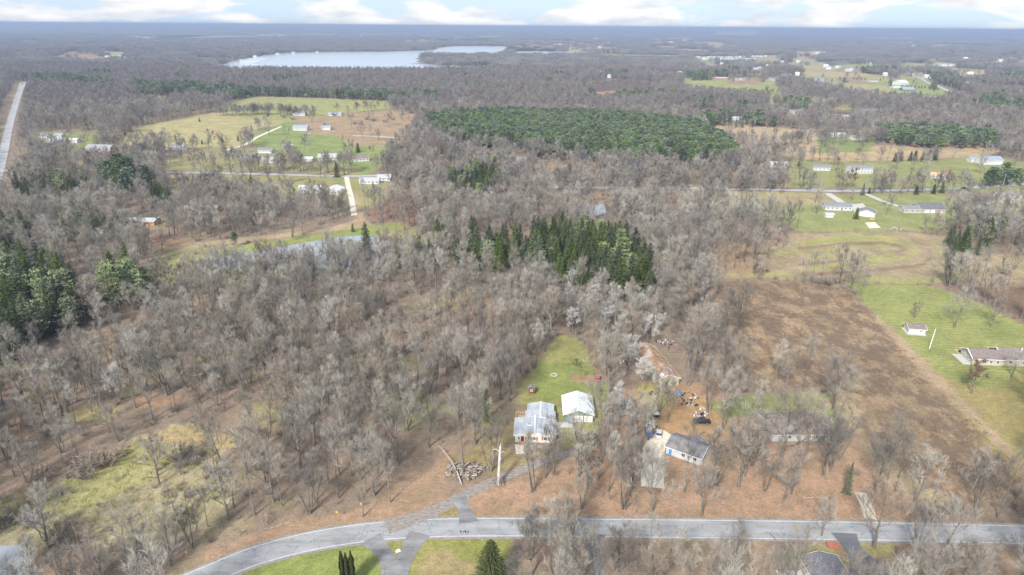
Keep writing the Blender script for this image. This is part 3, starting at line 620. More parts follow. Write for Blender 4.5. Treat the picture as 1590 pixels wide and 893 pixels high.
def spruce(seed, Ht, Rd, step=.42, nb=7, base=.05, power=.85, top_open=0, leaf=.5):
    rng = random.Random(seed); T = MB(); K = MB(); T.tube([(0, 0, -.5), (0, 0, Ht*.5), (0, 0, Ht*.97)], [Rd*.07+.05, Rd*.045+.03, .02], 6)
    z = Ht*base
    while z < Ht*.985:
        t = z/Ht; r = Rd*(1-t)**power*rng.uniform(.82, 1.1)
        n = max(3, int(nb*(1-t*.55)))
        for k in range(n):
            az = 2*PI*(k+rng.random()*.8)/n; rr = r*rng.uniform(.66, 1.12)+.1; dr = rng.uniform(-.32, -.02)+.35*t
            c, s_ = math.cos(az), math.sin(az); m = max(2, int(rr/leaf*1.25))
            for j in range(m):
                f0 = .15+.85*j/m; f1 = min(1.12, f0+1.35/m); wv = leaf*rng.uniform(.45, .95)*(1-.35*f0)
                z0 = z+rr*f0*dr*f0; z1 = z+rr*f1*dr*f1+rng.uniform(-.1, .05); tl = rng.uniform(-.25, .25)
                a = (c*rr*f0, s_*rr*f0, z0)
                K.face([(a[0]-s_*wv, a[1]+c*wv, z0-tl*wv-.05), (a[0]+s_*wv, a[1]-c*wv, z0+tl*wv-.05), (c*rr*f1, s_*rr*f1, z1-.08*f1)])
                if rng.random() < .5:
                    K.face([(a[0], a[1], z0+.05), (c*rr*f1+s_*wv*.4, s_*rr*f1-c*wv*.4, z1+.02), (a[0]*.97+c*.1, a[1]*.97+s_*.1, z0-leaf*.75)])
        z += step*rng.uniform(.8, 1.2)*(1-.45*t)
    return T, K
def pine(seed, Ht, Rd, clear=.35, tufts=16, lay=9, leaf=.38, cl=1.0, flat=.6):
    rng = random.Random(seed); T = MB(); K = MB(); lean = (rng.uniform(-.05, .05), rng.uniform(-.05, .05))
    T.tube([(0, 0, -.5), (lean[0]*Ht*.5, lean[1]*Ht*.5, Ht*.5), (lean[0]*Ht, lean[1]*Ht, Ht*.96)], [.24, .17, .04], 6)
    for i in range(lay):
        t = clear+(1-clear)*(i+.3*rng.random())/lay; r = Rd*math.sin(min(1, (1.04-t)/(1-clear)*1.15+.12)*PI*.5)*rng.uniform(.8, 1.1)
        nb = rng.randint(4, 6)
        for k in range(nb):
            az = 2*PI*(k+rng.random()*.7)/nb+i; rr = r*rng.uniform(.65, 1.15); c, s_ = math.cos(az), math.sin(az)
            b0 = (lean[0]*Ht*t, lean[1]*Ht*t, Ht*t); e = (b0[0]+c*rr, b0[1]+s_*rr, b0[2]+rr*.28)
            T.tube([b0, e], [.05, .02], 3)
            for f in (.45, .72, .98):
                if f < .5 and rng.random() < .4: continue
                q = (b0[0]+c*rr*f, b0[1]+s_*rr*f, b0[2]+rr*.28*f+.15)
                for _ in range(tufts):
                    u = Vector((rng.gauss(0, 1), rng.gauss(0, 1), rng.gauss(0, flat))); u = u.normalized()*cl*rng.random()**.4; u.z *= flat
                    o = Vector(q)+u; d = (u.normalized()+Vector((0, 0, .7))+Vector((rng.gauss(0, .4), rng.gauss(0, .4), 0))).normalized()
                    s2 = d.cross(Vector((rng.gauss(0, 1), rng.gauss(0, 1), rng.gauss(0, 1)))).normalized()*leaf*.5
                    K.face([tuple(o-s2), tuple(o+s2), tuple(o+d*leaf*1.7)])
    return T, K
def bush(seed, Ht, Rd, stems=26, tw=9, wd=.05):
    rng = random.Random(seed); K = MB()
    for k in range(stems):
        az = rng.uniform(0, 6.28); lean = rng.random()**.7*Rd/Ht*1.1; p = Vector((math.cos(az)*rng.random()*Rd*.35, math.sin(az)*rng.random()*Rd*.35, -.1)); d = Vector((math.cos(az)*lean, math.sin(az)*lean, 1)).normalized(); L_ = Ht*rng.uniform(.65, 1.05)
        K.tube([tuple(p), tuple(p+d*L_*.6), tuple(p+d*L_+Vector((0, 0, .1)))], [wd*.8, wd*.5, .01], 3)
        for j in range(tw):
            b = p+d*L_*rng.uniform(.25, 1); nd = (d*.5+Vector((rng.gauss(0, .7), rng.gauss(0, .7), rng.gauss(.2, .5)))).normalized(); pw = nd.cross(Vector((rng.gauss(0, 1), rng.gauss(0, 1), rng.gauss(0, 1)))).normalized()*wd*.5
            K.face([tuple(b-pw), tuple(b+pw), tuple(b+nd*Ht*rng.uniform(.2, .42))])
    return K
def tuft(seed, n, h, r, wd):
    rng = random.Random(seed); K = MB()
    for k in range(n):
        x, y = rng.gauss(0, r*.5), rng.gauss(0, r*.5); a = rng.uniform(0, 6.28); hh = h*rng.uniform(.5, 1.1); dx, dy = rng.gauss(0, .45)*hh, rng.gauss(0, .45)*hh
        K.face([(x-wd*math.cos(a), y-wd*math.sin(a), -.05), (x+wd*math.cos(a), y+wd*math.sin(a), -.05), (x+dx, y+dy, hh)])
    return K
LIB = {}
def reg_tree(kind, TK, mt, mk):
    T, K = TK
    n = len(K.v); K2 = MB(); K2.v = K.v+T.v; K2.f = K.f+[tuple(a+n for a in f) for f in T.f]; K2.m = K.m+[1]*len(T.f)
    LIB.setdefault(kind, []).append((T.mesh(kind+'_trunk', mt), K.mesh(kind+'_crown', [mk, mt]), K2.mesh(kind+'_whole', [mk, mt])))
TWV = [M_twig, M_twigbrown, M_twig, M_twigdark, M_twigpale, M_twig, M_twigbrown, M_twigdark]
for s in range(8): reg_tree('wood', bare(100+s, 18, spec=(4, 4, 5), limbs=9+s % 3, tw=(1.3, .04, 1), tr=.19, first=.38+.06*(s % 3), spread=.78+.1*(s % 4), limb_len=.24+.03*(s % 3)), M_trunk, TWV[s])
for s in range(6): reg_tree('multi', bare(200+s, 15, spec=(4, 4, 6), limbs=12, tw=(1.2, .043, 1), tr=.16, stems=2+s % 3, first=.3, spread=.8, limb_len=.26), M_trunk, TWV[(s*3+1) % 8])
for s in range(6): reg_tree('open', bare(300+s, 17, form='open', spec=(5, 5, 7), limbs=11, tw=(1.3, .045, 1), tr=.36, first=.22, spread=1.1, limb_len=.42), M_trunk, TWV[(s*5) % 8])
for s in range(3): reg_tree('silver', bare(400+s, 13, form='open', spec=(5, 5, 7), limbs=12, tw=(1.2, .075, 1), tr=.2, first=.18, spread=1.0, limb_len=.40), M_trunk, M_silver)
for s in range(2): reg_tree('rusty', bare(450+s, 12, form='open', spec=(5, 5, 7), limbs=11, tw=(.9, .09, 1), tr=.22, first=.2, spread=1.1, limb_len=.4), M_trunk, M_rust)
for s in range(6): reg_tree('far', bare(500+s, 15, form='open', spec=(4, 9), limbs=10, tw=(2.3, .16, 1), tr=.2, first=.22, spread=1.0, limb_len=.42), M_trunk, (M_twigfar, M_twigfar2)[s % 2])
for s in range(5): reg_tree('spruce', spruce(600+s, 15, 3.7+.4*(s % 3), power=.7, leaf=.46, step=.4, nb=8), M_trunk, M_spruce)
for s in range(5): reg_tree('pine', pine(700+s, 17, 3.4, clear=.42, tufts=15, lay=8, leaf=.5, cl=1.0), M_trunk, M_pine)
for s in range(3): reg_tree('palepine', pine(760+s, 14, 3.2, clear=.3, tufts=11, lay=7, leaf=.45, cl=.9), M_trunk, M_lightpine)
for s in range(2): reg_tree('blue', spruce(650+s, 9, 2.4, leaf=.4, step=.35), M_trunk, M_blue)
for s in range(2): reg_tree('juniper', spruce(660+s, 7, 2.2, leaf=.4, step=.3, power=.55, nb=10), M_trunk, M_spruce)
for s in range(2): reg_tree('farpine', pine(780+s, 16, 3.6, clear=.3, tufts=6, lay=6, leaf=1.0, cl=1.1), M_trunk, M_pine)
for s in range(3): reg_tree('farspruce', spruce(680+s, 14, 3.0, leaf=.9, step=.9, nb=7), M_trunk, M_spruce)
def clump(seed, n, sp, src, kk):
    rng = random.Random(seed); V_ = []; F_ = []; Mx = []
    for i in range(n):
        T, K = src[rng.randrange(len(src))]; a = rng.uniform(0, 6.28); c, s_ = math.cos(a), math.sin(a); sc = rng.uniform(.7, 1.15); x0, y0 = rng.uniform(-sp, sp), rng.uniform(-sp, sp)
        for M_, mi in ((K, 0), (T, 1)):
            n0 = len(V_); V_ += [(x0+(x*c-y*s_)*sc, y0+(x*s_+y*c)*sc, z*sc) for x, y, z in M_.v]; F_ += [tuple(a_+n0 for a_ in f) for f in M_.f]; Mx += [max(mi, q_) for q_ in M_.m]
    B = MB(); B.v = V_; B.f = F_; B.m = Mx; return B
def vfar(seed):
    rng = random.Random(seed); K = MB(); T = MB(); T.tube([(0, 0, -.5), (0, 0, 6), (0, 0, 11)], [.3, .2, .1], 3)
    for k in range(120):
        z = rng.uniform(4, 15); rr = 4.6*math.sqrt(max(.05, 1-((z-9)/7)**2))*rng.random()**.45; az = rng.uniform(0, 6.28); o = Vector((math.cos(az)*rr, math.sin(az)*rr, z)); d = Vector((math.cos(az)*.6+rng.gauss(0, .4), math.sin(az)*.6+rng.gauss(0, .4), 1)).normalized(); s2 = d.cross(Vector((rng.gauss(0, 1), rng.gauss(0, 1), rng.gauss(0, 1)))).normalized()*.25
        K.face([tuple(o-s2-d), tuple(o+s2-d), tuple(o+d*1.6)])
    return T, K
vf = [vfar(s) for s in range(6)]
clumps = [clump(s, 22, 20, vf, 0).mesh('wood_clump', [M_twigfar, M_trunk]) for s in range(6)]
vs_ = [spruce(20+s, 14, 3.2, leaf=1.4, step=1.5, nb=5) for s in range(2)]
eclumps = [clump(30+s, 26, 20, vs_, 0).mesh('evergreen_clump', [M_spruce, M_trunk]) for s in range(3)]
bushes = [bush(s, 3.2, 2.4, 24, 12, .07).mesh('shrub', [M_brush]) for s in range(4)]
saps = [bush(20+s, 5, 1.6, 7, 14, .06).mesh('sapling', [M_brush]) for s in range(4)]
rshr = [bush(60+s, 2.0, 2.2, 30, 12, .07).mesh('reed_shrub', [M_reed]) for s in range(3)]
weeds = [tuft(s, 26, .8, 1.3, .06).mesh('weed_tuft', [M_weed]) for s in range(4)]
reeds = [tuft(40+s, 26, 1.3, 1.5, .05).mesh('reed_tuft', [M_reed]) for s in range(4)]

def logm(seed):
    rng = random.Random(seed); K = MB(); a = 0; L_ = rng.uniform(6, 13)
    K.tube([(-L_/2, 0, .15), (0, rng.uniform(-.4, .4), .25), (L_/2, rng.uniform(-.5, .5), .2)], [.2, .16, .06], 6, cap=True)
    for k in range(6):
        x = rng.uniform(-.1, .5)*L_; K.tube([(x, 0, .2), (x+rng.uniform(.5, 2), rng.uniform(-1.6, 1.6), rng.uniform(.1, 1))], [.06, .02], 3)
    return K
logs = [logm(s).mesh('fallen_trunk', [M_log]) for s in range(4)]

# ------------------------------------------------------------------ geometry-node scatter (one object of uncountable things)
def scatter(name, meshes, pts, rz, sc, var, **kw):
    col = bpy.data.collections.new(name+'_sources')
    for i, me in enumerate(meshes):
        o = bpy.data.objects.new('%s_source_%02d' % (name, i), me); col.objects.link(o)
    me = bpy.data.meshes.new(name); me.vertices.add(len(pts)); me.vertices.foreach_set('co', np.asarray(pts, np.float32).ravel())
    for an, ty, d in (('turn', 'FLOAT', rz), ('size', 'FLOAT', sc), ('pick', 'INT', var)):
        a = me.attributes.new(an, ty, 'POINT'); a.data.foreach_set('value', np.asarray(d, np.float32 if ty == 'FLOAT' else np.int32))
    me.update(); o = ob(name, me, **kw)
    ng = bpy.data.node_groups.new(name, 'GeometryNodeTree'); ng.interface.new_socket('Geometry', in_out='INPUT', socket_type='NodeSocketGeometry'); ng.interface.new_socket('Geometry', in_out='OUTPUT', socket_type='NodeSocketGeometry')
    n = ng.nodes; l = ng.links; gi = n.new('NodeGroupInput'); go = n.new('NodeGroupOutput'); ip = n.new('GeometryNodeInstanceOnPoints'); ci = n.new('GeometryNodeCollectionInfo')
    ci.inputs['Collection'].default_value = col; ci.inputs['Separate Children'].default_value = True; ci.inputs['Reset Children'].default_value = True
    def na(nm, ty):
        x = n.new('GeometryNodeInputNamedAttribute'); x.data_type = ty; x.inputs['Name'].default_value = nm; return [s for s in x.outputs if s.enabled][0]
    cx = n.new('ShaderNodeCombineXYZ'); l.new(na('turn', 'FLOAT'), cx.inputs['Z']); l.new(gi.outputs[0], ip.inputs['Points']); l.new(ci.outputs[0], ip.inputs['Instance'])
    ip.inputs['Pick Instance'].default_value = True; l.new(na('pick', 'INT'), ip.inputs['Instance Index']); l.new(cx.outputs[0], ip.inputs['Rotation']); l.new(na('size', 'FLOAT'), ip.inputs['Scale'])
    l.new(ip.outputs[0], go.inputs[0]); md = o.modifiers.new('scatter', 'NODES'); md.node_group = ng
    return o
def put(name, meshes, X, Y, s0, s1, dz=0, rng=np.random.RandomState(5), **kw):
    n = len(X)
    if n == 0: return
    Z = H(X, Y)+dz
    return scatter(name, meshes, np.stack([X, Y, Z], 1), rng.rand(n)*6.283, s0+(s1-s0)*rng.rand(n), rng.randint(0, len(meshes), n), **kw)

def jgrid(y0, y1, sp, umax=.86, back=60):
    ys = np.arange(y0, y1, sp); out_ = []
    for y_ in ys:
        wx = y_*umax+back; xs = np.arange(-wx, wx, sp); out_.append(np.stack([xs+RS.uniform(-.48, .48, len(xs))*sp, y_+RS.uniform(-.48, .48, len(xs))*sp], 1))
    return np.concatenate(out_)
def density(X, Y):
    d = np.ones(X.shape)
    for nm, poly, cc, dens, tx, soft in RG:
        mn = poly.min(0); mxx = poly.max(0); q = np.where((X > mn[0]) & (X < mxx[0]) & (Y > mn[1]) & (Y < mxx[1]))[0]
        if len(q): q = q[pip(poly, X[q], Y[q])]; d[q] = dens
    for p in WATER:
        mn = p.min(0); mxx = p.max(0); q = np.where((X > mn[0]) & (X < mxx[0]) & (Y > mn[1]) & (Y < mxx[1]))[0]
        if len(q): q = q[pip(p, X[q], Y[q])]; d[q] = 0
    for P, wd in ROADS:
        q = np.where((X > P[:, 0].min()-wd) & (X < P[:, 0].max()+wd) & (Y > P[:, 1].min()-wd) & (Y < P[:, 1].max()+wd))[0]
        if len(q): q = q[near_line(P, X[q], Y[q]) < wd*.5+1.2]; d[q] = 0
    for x, y_, hw_, ln in VC:
        q = np.where((Y < y_+4) & (Y > y_-ln) & (np.abs(X-x*Y/y_) < hw_))[0]; d[q] *= .12
    for x, y_, r in KEEP:
        d[(X-x)**2+(Y-y_)**2 < r*r] = 0
    return d
EV = []     # (kind, outline, share of evergreens, spacing)
CL2 = []
def ev(kind, px, share, sp=None):
    if kind != 'far' and len(EV): CL2.append(P2W([(a-2, c+14) for a, c in px]))
    EV.append((kind, P2W(px), share, sp))
ev('pine', [(658,198),(700,188),(800,186),(900,188),(1000,192),(1080,204),(1145,245),(1140,258),(1080,262),(1000,258),(940,256),(880,250),(830,246),(795,232),(740,236),(690,228)], 1.0, 5.6)
ev('darkpine', [(690,292),(730,272),(772,270),(778,305),(745,318),(700,305)], .8, 6)
ev('spruce', [(815,405),(832,378),(875,366),(960,378),(995,405),(1010,440),(1008,462),(990,470),(940,464),(905,452),(880,448),(858,432),(825,425)], .95, 5.6)
ev('spruce', [(640,405),(720,385),(825,380),(835,408),(780,425),(650,430)], .32, 7)
ev('spruce', [(650,418),(690,412),(692,420),(655,424)], .7, 5); ev('spruce', [(742,415),(778,412),(782,425),(745,425)], .9, 5); ev('spruce', [(722,380),(752,378),(752,390),(724,390)], .9, 6); ev('spruce', [(795,385),(815,385),(815,400),(795,402)], .7, 6)
ev('spruce', [(-30,450),(20,440),(70,440),(118,455),(130,490),(112,520),(60,520),(50,560),(-30,575)], .9, 6.2); ev('palepine', [(60,500),(120,490),(130,520),(90,540),(50,540)], .8, 7)
ev('spruce', [(150,450),(205,440),(215,455),(165,470)], .7, 6); ev('palepine', [(170,470),(215,455),(240,470),(220,490),(175,490)], .6, 6.5); ev('palepine', [(255,455),(285,450),(290,470),(262,472)], .5, 7)
ev('darkpine', [(-30,385),(20,372),(55,370),(60,385),(20,400),(-30,408)], .85, 6); ev('spruce', [(80,372),(190,358),(192,372),(120,384),(85,385)], .7, 6)
ev('darkpine', [(20,300),(70,285),(130,290),(150,310),(80,335),(30,325)], .65, 7); ev('pine', [(165,290),(205,283),(232,300),(200,318),(168,312)], .6, 7); ev('spruce', [(232,315),(262,305),(278,316),(262,330),(238,328)], .8, 6)
ev('far', [(40,126),(90,120),(180,134),(175,142),(60,136)], .8); ev('far', [(210,135),(300,138),(380,144),(560,152),(680,154),(680,160),(520,161),(380,158),(215,146)], .9); ev('far', [(140,118),(170,116),(180,124),(140,124)], .8)
ev('farpine', [(1350,212),(1440,208),(1545,218),(1545,232),(1440,232),(1380,226)], .8, 8); ev('far', [(1500,158),(1610,160),(1610,184),(1540,180),(1500,170)], .7); ev('far', [(1410,118),(1480,122),(1500,140),(1480,150),(1450,130)], .5); ev('far', [(1560,118),(1610,120),(1610,134),(1540,130)], .5)
ev('darkpine', [(1460,372),(1500,365),(1556,352),(1565,385),(1530,392),(1500,405),(1470,395)], .5, 8); ev('farpine', [(1520,286),(1580,280),(1585,290),(1520,296)], .9, 7)
ev('far', [(1075,190),(1100,186),(1200,192),(1205,200),(1100,200)], .6); ev('far', [(1140,170),(1260,170),(1262,177),(1140,177)], .5); ev('far', [(1088,119),(1130,118),(1130,121),(1088,121)], .9); ev('far', [(1078,162),(1100,160),(1110,167),(1080,168)], .8)
ev('far', [(955,153),(1060,150),(1062,156),(960,160)], .5); ev('far', [(945,118),(975,117),(975,122),(945,122)], .9); ev('spruce', [(560,395),(575,392),(575,402),(560,404)], .5, 5)
ev('far', [(380,118),(460,112),(460,118),(380,124)], .2); ev('far', [(1300,96),(1400,98),(1400,104),(1300,102)], .4)

_r = random.Random(8)
for i in range(26):
    a_, c_ = _r.uniform(-10, 1600), _r.uniform(98, 165)
    if 330 < a_ < 800 and c_ < 112 or 560 < a_ < 640: continue
    w_ = _r.uniform(14, 60); h_ = _r.uniform(2.5, 6); ev('far', [(a_, c_), (a_+w_, c_-1), (a_+w_*1.1, c_+h_), (a_+w_*.2, c_+h_*1.1)], _r.uniform(.35, .8))
INDIV = []   # placed one by one: (kind, x, y, scale, rot, label, group, name)
def vis(x, y, h=12):
    a, b, d = proj(np.array([x, x]), np.array([y, y]), np.array([0., h]))
    return (a[0] > -15) & (a[0] < 1605) & (b[1] < 885)
# ------------------------------------------------------------------ houses and other buildings
def window_mesh(w_, h_, key=[{}]):
    k = (round(w_, 1), round(h_, 1))
    if k not in key[0]:
        f = MB(); t = .09
        for c, d in (((0, 0, h_/2), (w_+.1, .1, t)), ((0, 0, -h_/2), (w_+.1, .1, t)), ((w_/2, 0, 0), (t, .09, h_)), ((-w_/2, 0, 0), (t, .09, h_)), ((0, 0, 0), (.05, .08, h_))): f.box(c, d)
        p = MB(); p.box((0, .01, 0), (w_, .05, h_)); key[0][k] = (f.mesh('window', M_trim), p.mesh('pane', M_glass))
    return key[0][k]
def add_window(par, x, y, z, face, w_=1.1, h_=1.2, det=True):
    f, p = window_mesh(w_, h_); rz = {'front': 0, 'left': -PI/2, 'right': PI/2, 'back': PI}[face]
    o = ob('window', f, par, (x, y, z), (0, 0, rz)); ob('pane', p, o)
    return o
def door(par, x, y, face, m, w_=1.0, h_=2.05, name='door', handle=True):
    d = MB(); d.box((0, 0, h_/2), (w_, .08, h_)); d.box((0, -.03, h_+.04), (w_+.2, .06, .1)); d.box((w_/2+.06, -.03, h_/2), (.1, .06, h_)); d.box((-w_/2-.06, -.03, h_/2), (.1, .06, h_))
    rz = {'front': 0, 'left': -PI/2, 'right': PI/2}[face]; mm = d.mesh(name, [m, M_trim]); mm.polygons.foreach_set('material_index', [0]*6+[1]*18)
    o = ob(name, mm, par, (x, y, .12), (0, 0, rz))
    if handle and w_ < 1.4: k = MB(); k.box((w_*.38, -.08, 1.0), (.06, .08, .12)); ob('handle', k.mesh('handle', M_metal), o)
    if name == 'garage_door':
        for i in range(1, 4):
            s = MB(); s.box((0, -.05, h_*i/4), (w_, .03, .04)); ob('door_seam', s.mesh('door_seam', M_metal), o)
    return o
def gable(name, label, loc, rz, W, D, hw, rise, ridge='x', wm=None, rm=None, over=.4, chim=None, doors=(), wins=True, storeys=1, group=None, cat='house', ribs=0, gdoors=(), keep=True, open_front=False, vents=0):
    wm = wm or M_white; rm = rm or M_rgrey
    t = thing(name, label, cat, loc, rz, group)
    if keep: KEEP.append((loc[0], loc[1], math.hypot(W, D)/2+2.0))
    if loc[1] > 380: VC.append((loc[0], loc[1], W*.62+2, min(340, 8.5*loc[1]/120)))
    if ridge == 'x': prof = [(-D/2, -.6), (D/2, -.6), (D/2, hw), (0, hw+rise), (-D/2, hw)]; A, Ln = D, W
    else: prof = [(-W/2, -.6), (W/2, -.6), (W/2, hw), (0, hw+rise), (-W/2, hw)]; A, Ln = W, D
    b = MB(); b.prism(prof, -Ln/2, Ln/2)
    if ridge == 'x': b.v = [(-y_, x, z) for x, y_, z in b.v]
    ob('wall', b.mesh('wall', wm), t)
    r = MB(); sl = rise/(A/2); th = .16; e = A/2+over
    for s in (-1, 1):
        z1 = hw+rise+.05; z0 = z1-sl*e
        pr = [(0, z1), (s*e, z0), (s*e, z0+th), (0, z1+th)]
        if s > 0: pr = pr[::-1]
        r.prism(pr, -Ln/2-over, Ln/2+over)
        if ribs:
            k = int((Ln+2*over)/ribs)
            for i in range(k+1):
                yy = -Ln/2-over+i*(Ln+2*over)/k
                r.prism([(0, z1+th), (s*e, z0+th), (s*e, z0+th+.05), (0, z1+th+.05)][::(-1 if s > 0 else 1)], yy-.03, yy+.03)
    if ridge == 'x': r.v = [(-y_, x, z) for x, y_, z in r.v]
    ro = ob('roof', r.mesh('roof', rm), t)
    rc = MB()                                         # ridge cap and bargeboards
    rc.box((0, 0, hw+rise+.24), (.35, Ln+2*over, .08))
    if ridge == 'x': rc.v = [(-y_, x, z) for x, y_, z in rc.v]
    ob('ridge_cap', rc.mesh('ridge_cap', rm), ro)
    bb = MB()
    for s in (-1, 1):
        for yy in (-Ln/2-over-.03, Ln/2+over+.03):
            z1 = hw+rise+.1; z0 = z1-sl*e
            bb.prism([(0, z1-.12), (s*e, z0-.12), (s*e, z0+.14), (0, z1+.14)][::(-1 if s > 0 else 1)], yy-.03, yy+.03)
        bb.box((s*(e+.02), 0, hw+rise+.1-sl*e), (.08, Ln+2*over, .2))
    if ridge == 'x': bb.v = [(-y_, x, z) for x, y_, z in bb.v]
    ob('trim', bb.mesh('trim', M_trim), t)
    if chim:
        c = MB(); c.box((0, 0, 0), (.8, .8, rise+1.6)); c.box((0, 0, (rise+1.6)/2+.06), (1.0, 1.0, .12)); ob('chimney', c.mesh('chimney', M_brick), ro, (chim[0], chim[1], hw+rise*.5+.6))
    for i in range(vents):
        c = MB(); c.tube([(0, 0, 0), (0, 0, .7)], [.09, .09], 6, cap=True); c.box((0, 0, .72), (.3, .3, .1))
        xy = (Ln*(.22*i-.2), -A*.22) if ridge == 'x' else (-A*.22, Ln*(.22*i-.2)); ob('vent', c.mesh('vent', M_metal), ro, (xy[0], xy[1], hw+rise-sl*A*.22+.1))
    for (x, m, *o_) in doors: door(t, x, -D/2-.05, 'front', m)
    for (x, w_) in gdoors: door(t, x, -D/2-.05, 'front', M_trim, w_, 2.2, 'garage_door')
    if wins:
        taken = [(x, .9) for x, *_ in doors]+[(x, w_/2+.6) for x, w_ in gdoors]
        n = max(1, int(W/2.9))
        for st in range(storeys):
            for i in range(n):
                x = -W/2+(i+.5)*W/n
                if st == 0 and any(abs(x-a) < r_+.5 for a, r_ in taken): continue
                add_window(t, x, -D/2-.03, 1.5+2.7*st, 'front')
            for s, fc in ((-1, 'left'), (1, 'right')):
                for yy in ((-D*.22, D*.22) if D > 6.5 else (0,)): add_window(t, s*(W/2+.03), yy, 1.5+2.7*st, fc)
            for i in range(max(1, n-1)): add_window(t, -W/2+(i+.5)*W/max(1, n-1), D/2+.03, 1.5+2.7*st, 'back')
    return t
def hp(px, py, wpx, D=8, dx=0):            # a building from its base point and its width in photo pixels
    x, y, z = at(px, py); return (x, y+D/2, float(H(x, y+D/2))), wpx*mpp(px, py)
def house(label, px, py, wpx, D=8, rz=0, hw=2.6, rise=1.9, name='house', **k):
    loc, W = hp(px, py, wpx, D); return gable(name, label, loc, R(rz), W, D, hw, rise, **k)

# the white house with the metal roof
gp = lambda px, py, z=0: np.array(at(px, py, z)[:2])
def build_main_house():
    a, b = gp(800, 687), gp(860, 687); W = float(np.hypot(*(b-a))); rz = R(-2.5); D = 9.6; c = (a+b)/2; fwd = np.array([-math.sin(rz), math.cos(rz)])
    t = thing('house', 'white house with a pale galvanised metal roof, a skylight and a dark red door', 'house', (float(c[0]), float(c[1]), 0), rz)
    KEEP.append((c[0], c[1]+9, 14)); KEEP.append((c[0], c[1]-2, 9))
    def block(x0, x1, y0, y1, hw, rise, m, nm):
        w_ = MB(); cx = (x0+x1)/2; w_.prism([(x0, -.5), (x1, -.5), (x1, hw), (cx, hw+rise), (x0, hw)], y0, y1); ob('wall', w_.mesh('wall', M_beige2), t)
        r = MB(); o = .45; sl = rise/((x1-x0)/2); z1 = hw+rise+.05
        for s in (-1, 1):
            e = (x1-x0)/2+o; pr = [(cx, z1), (cx+s*e, z1-sl*e), (cx+s*e, z1-sl*e+.12), (cx, z1+.12)]; r.prism(pr if s < 0 else pr[::-1], y0-o, y1+(o if nm == 2 else -.02))
            n = int(e/.55)
            for i in range(1, n+1):
                xx = cx+s*i*e/n; zz = z1-sl*i*e/n+.12; r.box((xx-s*.03, (y0+y1)/2, zz+.03), (.07, y1-y0+o*1.4, .09))
        for i in range(1, int((y1-y0)/2.4)+1):                       # laps between rows of sheets
            yy = y0+i*2.4
            for s in (-1, 1):
                e = (x1-x0)/2+o-.05; pr = [(cx, z1+.12), (cx+s*e, z1-sl*e+.12), (cx+s*e, z1-sl*e+.16), (cx, z1+.16)]; r.prism(pr if s < 0 else pr[::-1], yy-.06, yy+.06)
        ro = ob('roof', r.mesh('roof', m), t)
        k = MB(); k.box((cx, (y0+y1)/2, z1+.2), (.5, y1-y0+o*1.6, .07)); ob('ridge_cap', k.mesh('ridge_cap', M_rwhite), ro)
        f = MB(); 
        for s in (-1, 1):
            e = (x1-x0)/2+o+.03; pr = [(cx, z1-.1), (cx+s*e, z1-sl*e-.1), (cx+s*e, z1-sl*e+.14), (cx, z1+.14)]; f.prism(pr if s < 0 else pr[::-1], y0-o-.06, y0-o-.01); f.box((cx+s*(e+.02), (y0+y1)/2, z1-sl*e+.03), (.08, y1-y0+o*1.4, .2))
        ob('trim', f.mesh('trim', M_trim), t); return ro
    ro = block(-W/2, W/2, 0, D, 2.5, 1.0, M_rmetal, 0)
    block(-W/2+3.4, W/2, D, D+4.6, 2.5, .9, M_rmetal, 1); block(-W/2+3.9, W/2-.4, D+4.6, D+9.4, 2.2, .8, M_rmetal, 2)
    s = MB(); s.box((-1.7, D*.48, 3.5), (1.5, 1.15, .22), rx=0); sk = ob('skylight', s.mesh('skylight', M_trim), ro); p = MB(); p.box((-1.7, D*.48, 3.63), (1.25, .9, .06)); ob('pane', p.mesh('pane', M_rblue), sk)
    door(t, -3.75, -.05, 'front', M_ddoor, 1.05)
    for x, sh in ((-4.9, 0), (-2.75, 0), (-.2, 1), (3.3, 1)):
        wn = add_window(t, x, -.03, 1.45, 'front', 1.1 if sh else .7, 1.15)
        if sh:
            for q in (-1, 1):
                m_ = MB()
                for i in range(9): m_.box((0, 0, -.56+i*.14), (.5, .05, .1), rx=.3)
                m_.box((0, .02, 0), (.5, .02, 1.25)); ob('shutter', m_.mesh('shutter', M_shut), t, (x+q*.9, -.06, 1.45))
    st = MB()
    for i in range(3): st.box((-3.75, -.5-.45*i, .38-.14*i), (2.2+.3*i, .5, .16)); st.box((-3.75, -.5-.45*i, .15-.1*i), (2.1, .44, .3))
    ob('front_steps', st.mesh('front_steps', M_wood), t)
    for x in (-4.8, -2.7):
        rl = MB(); rl.box((x, -1, 1.0), (.07, 1.6, .07)); rl.box((x, -.3, .5), (.07, .07, 1.0)); rl.box((x, -1.7, .45), (.07, .07, 1.0)); ob('stair_rail', rl.mesh('stair_rail', M_wood), t)
    # timber deck at the left, boards laid one by one
    dk = ob('deck', None, t); dk.location = (-W/2+1.5, D+2.7, 0); bm_ = MB(); bm_.box((0, 0, 0), (.26, 5.4, .05)); bme = bm_.mesh('deck_board', M_wood)
    f = MB(); f.box((0, 0, .3), (3.5, 5.3, .5)); dk.data = None
    ob('deck_frame', f.mesh('deck_frame', M_wood), t, dk.location)
    for i in range(13): ob('deck_board', bme, dk, (-1.68+i*.28, 0, .6))
    rl = MB()
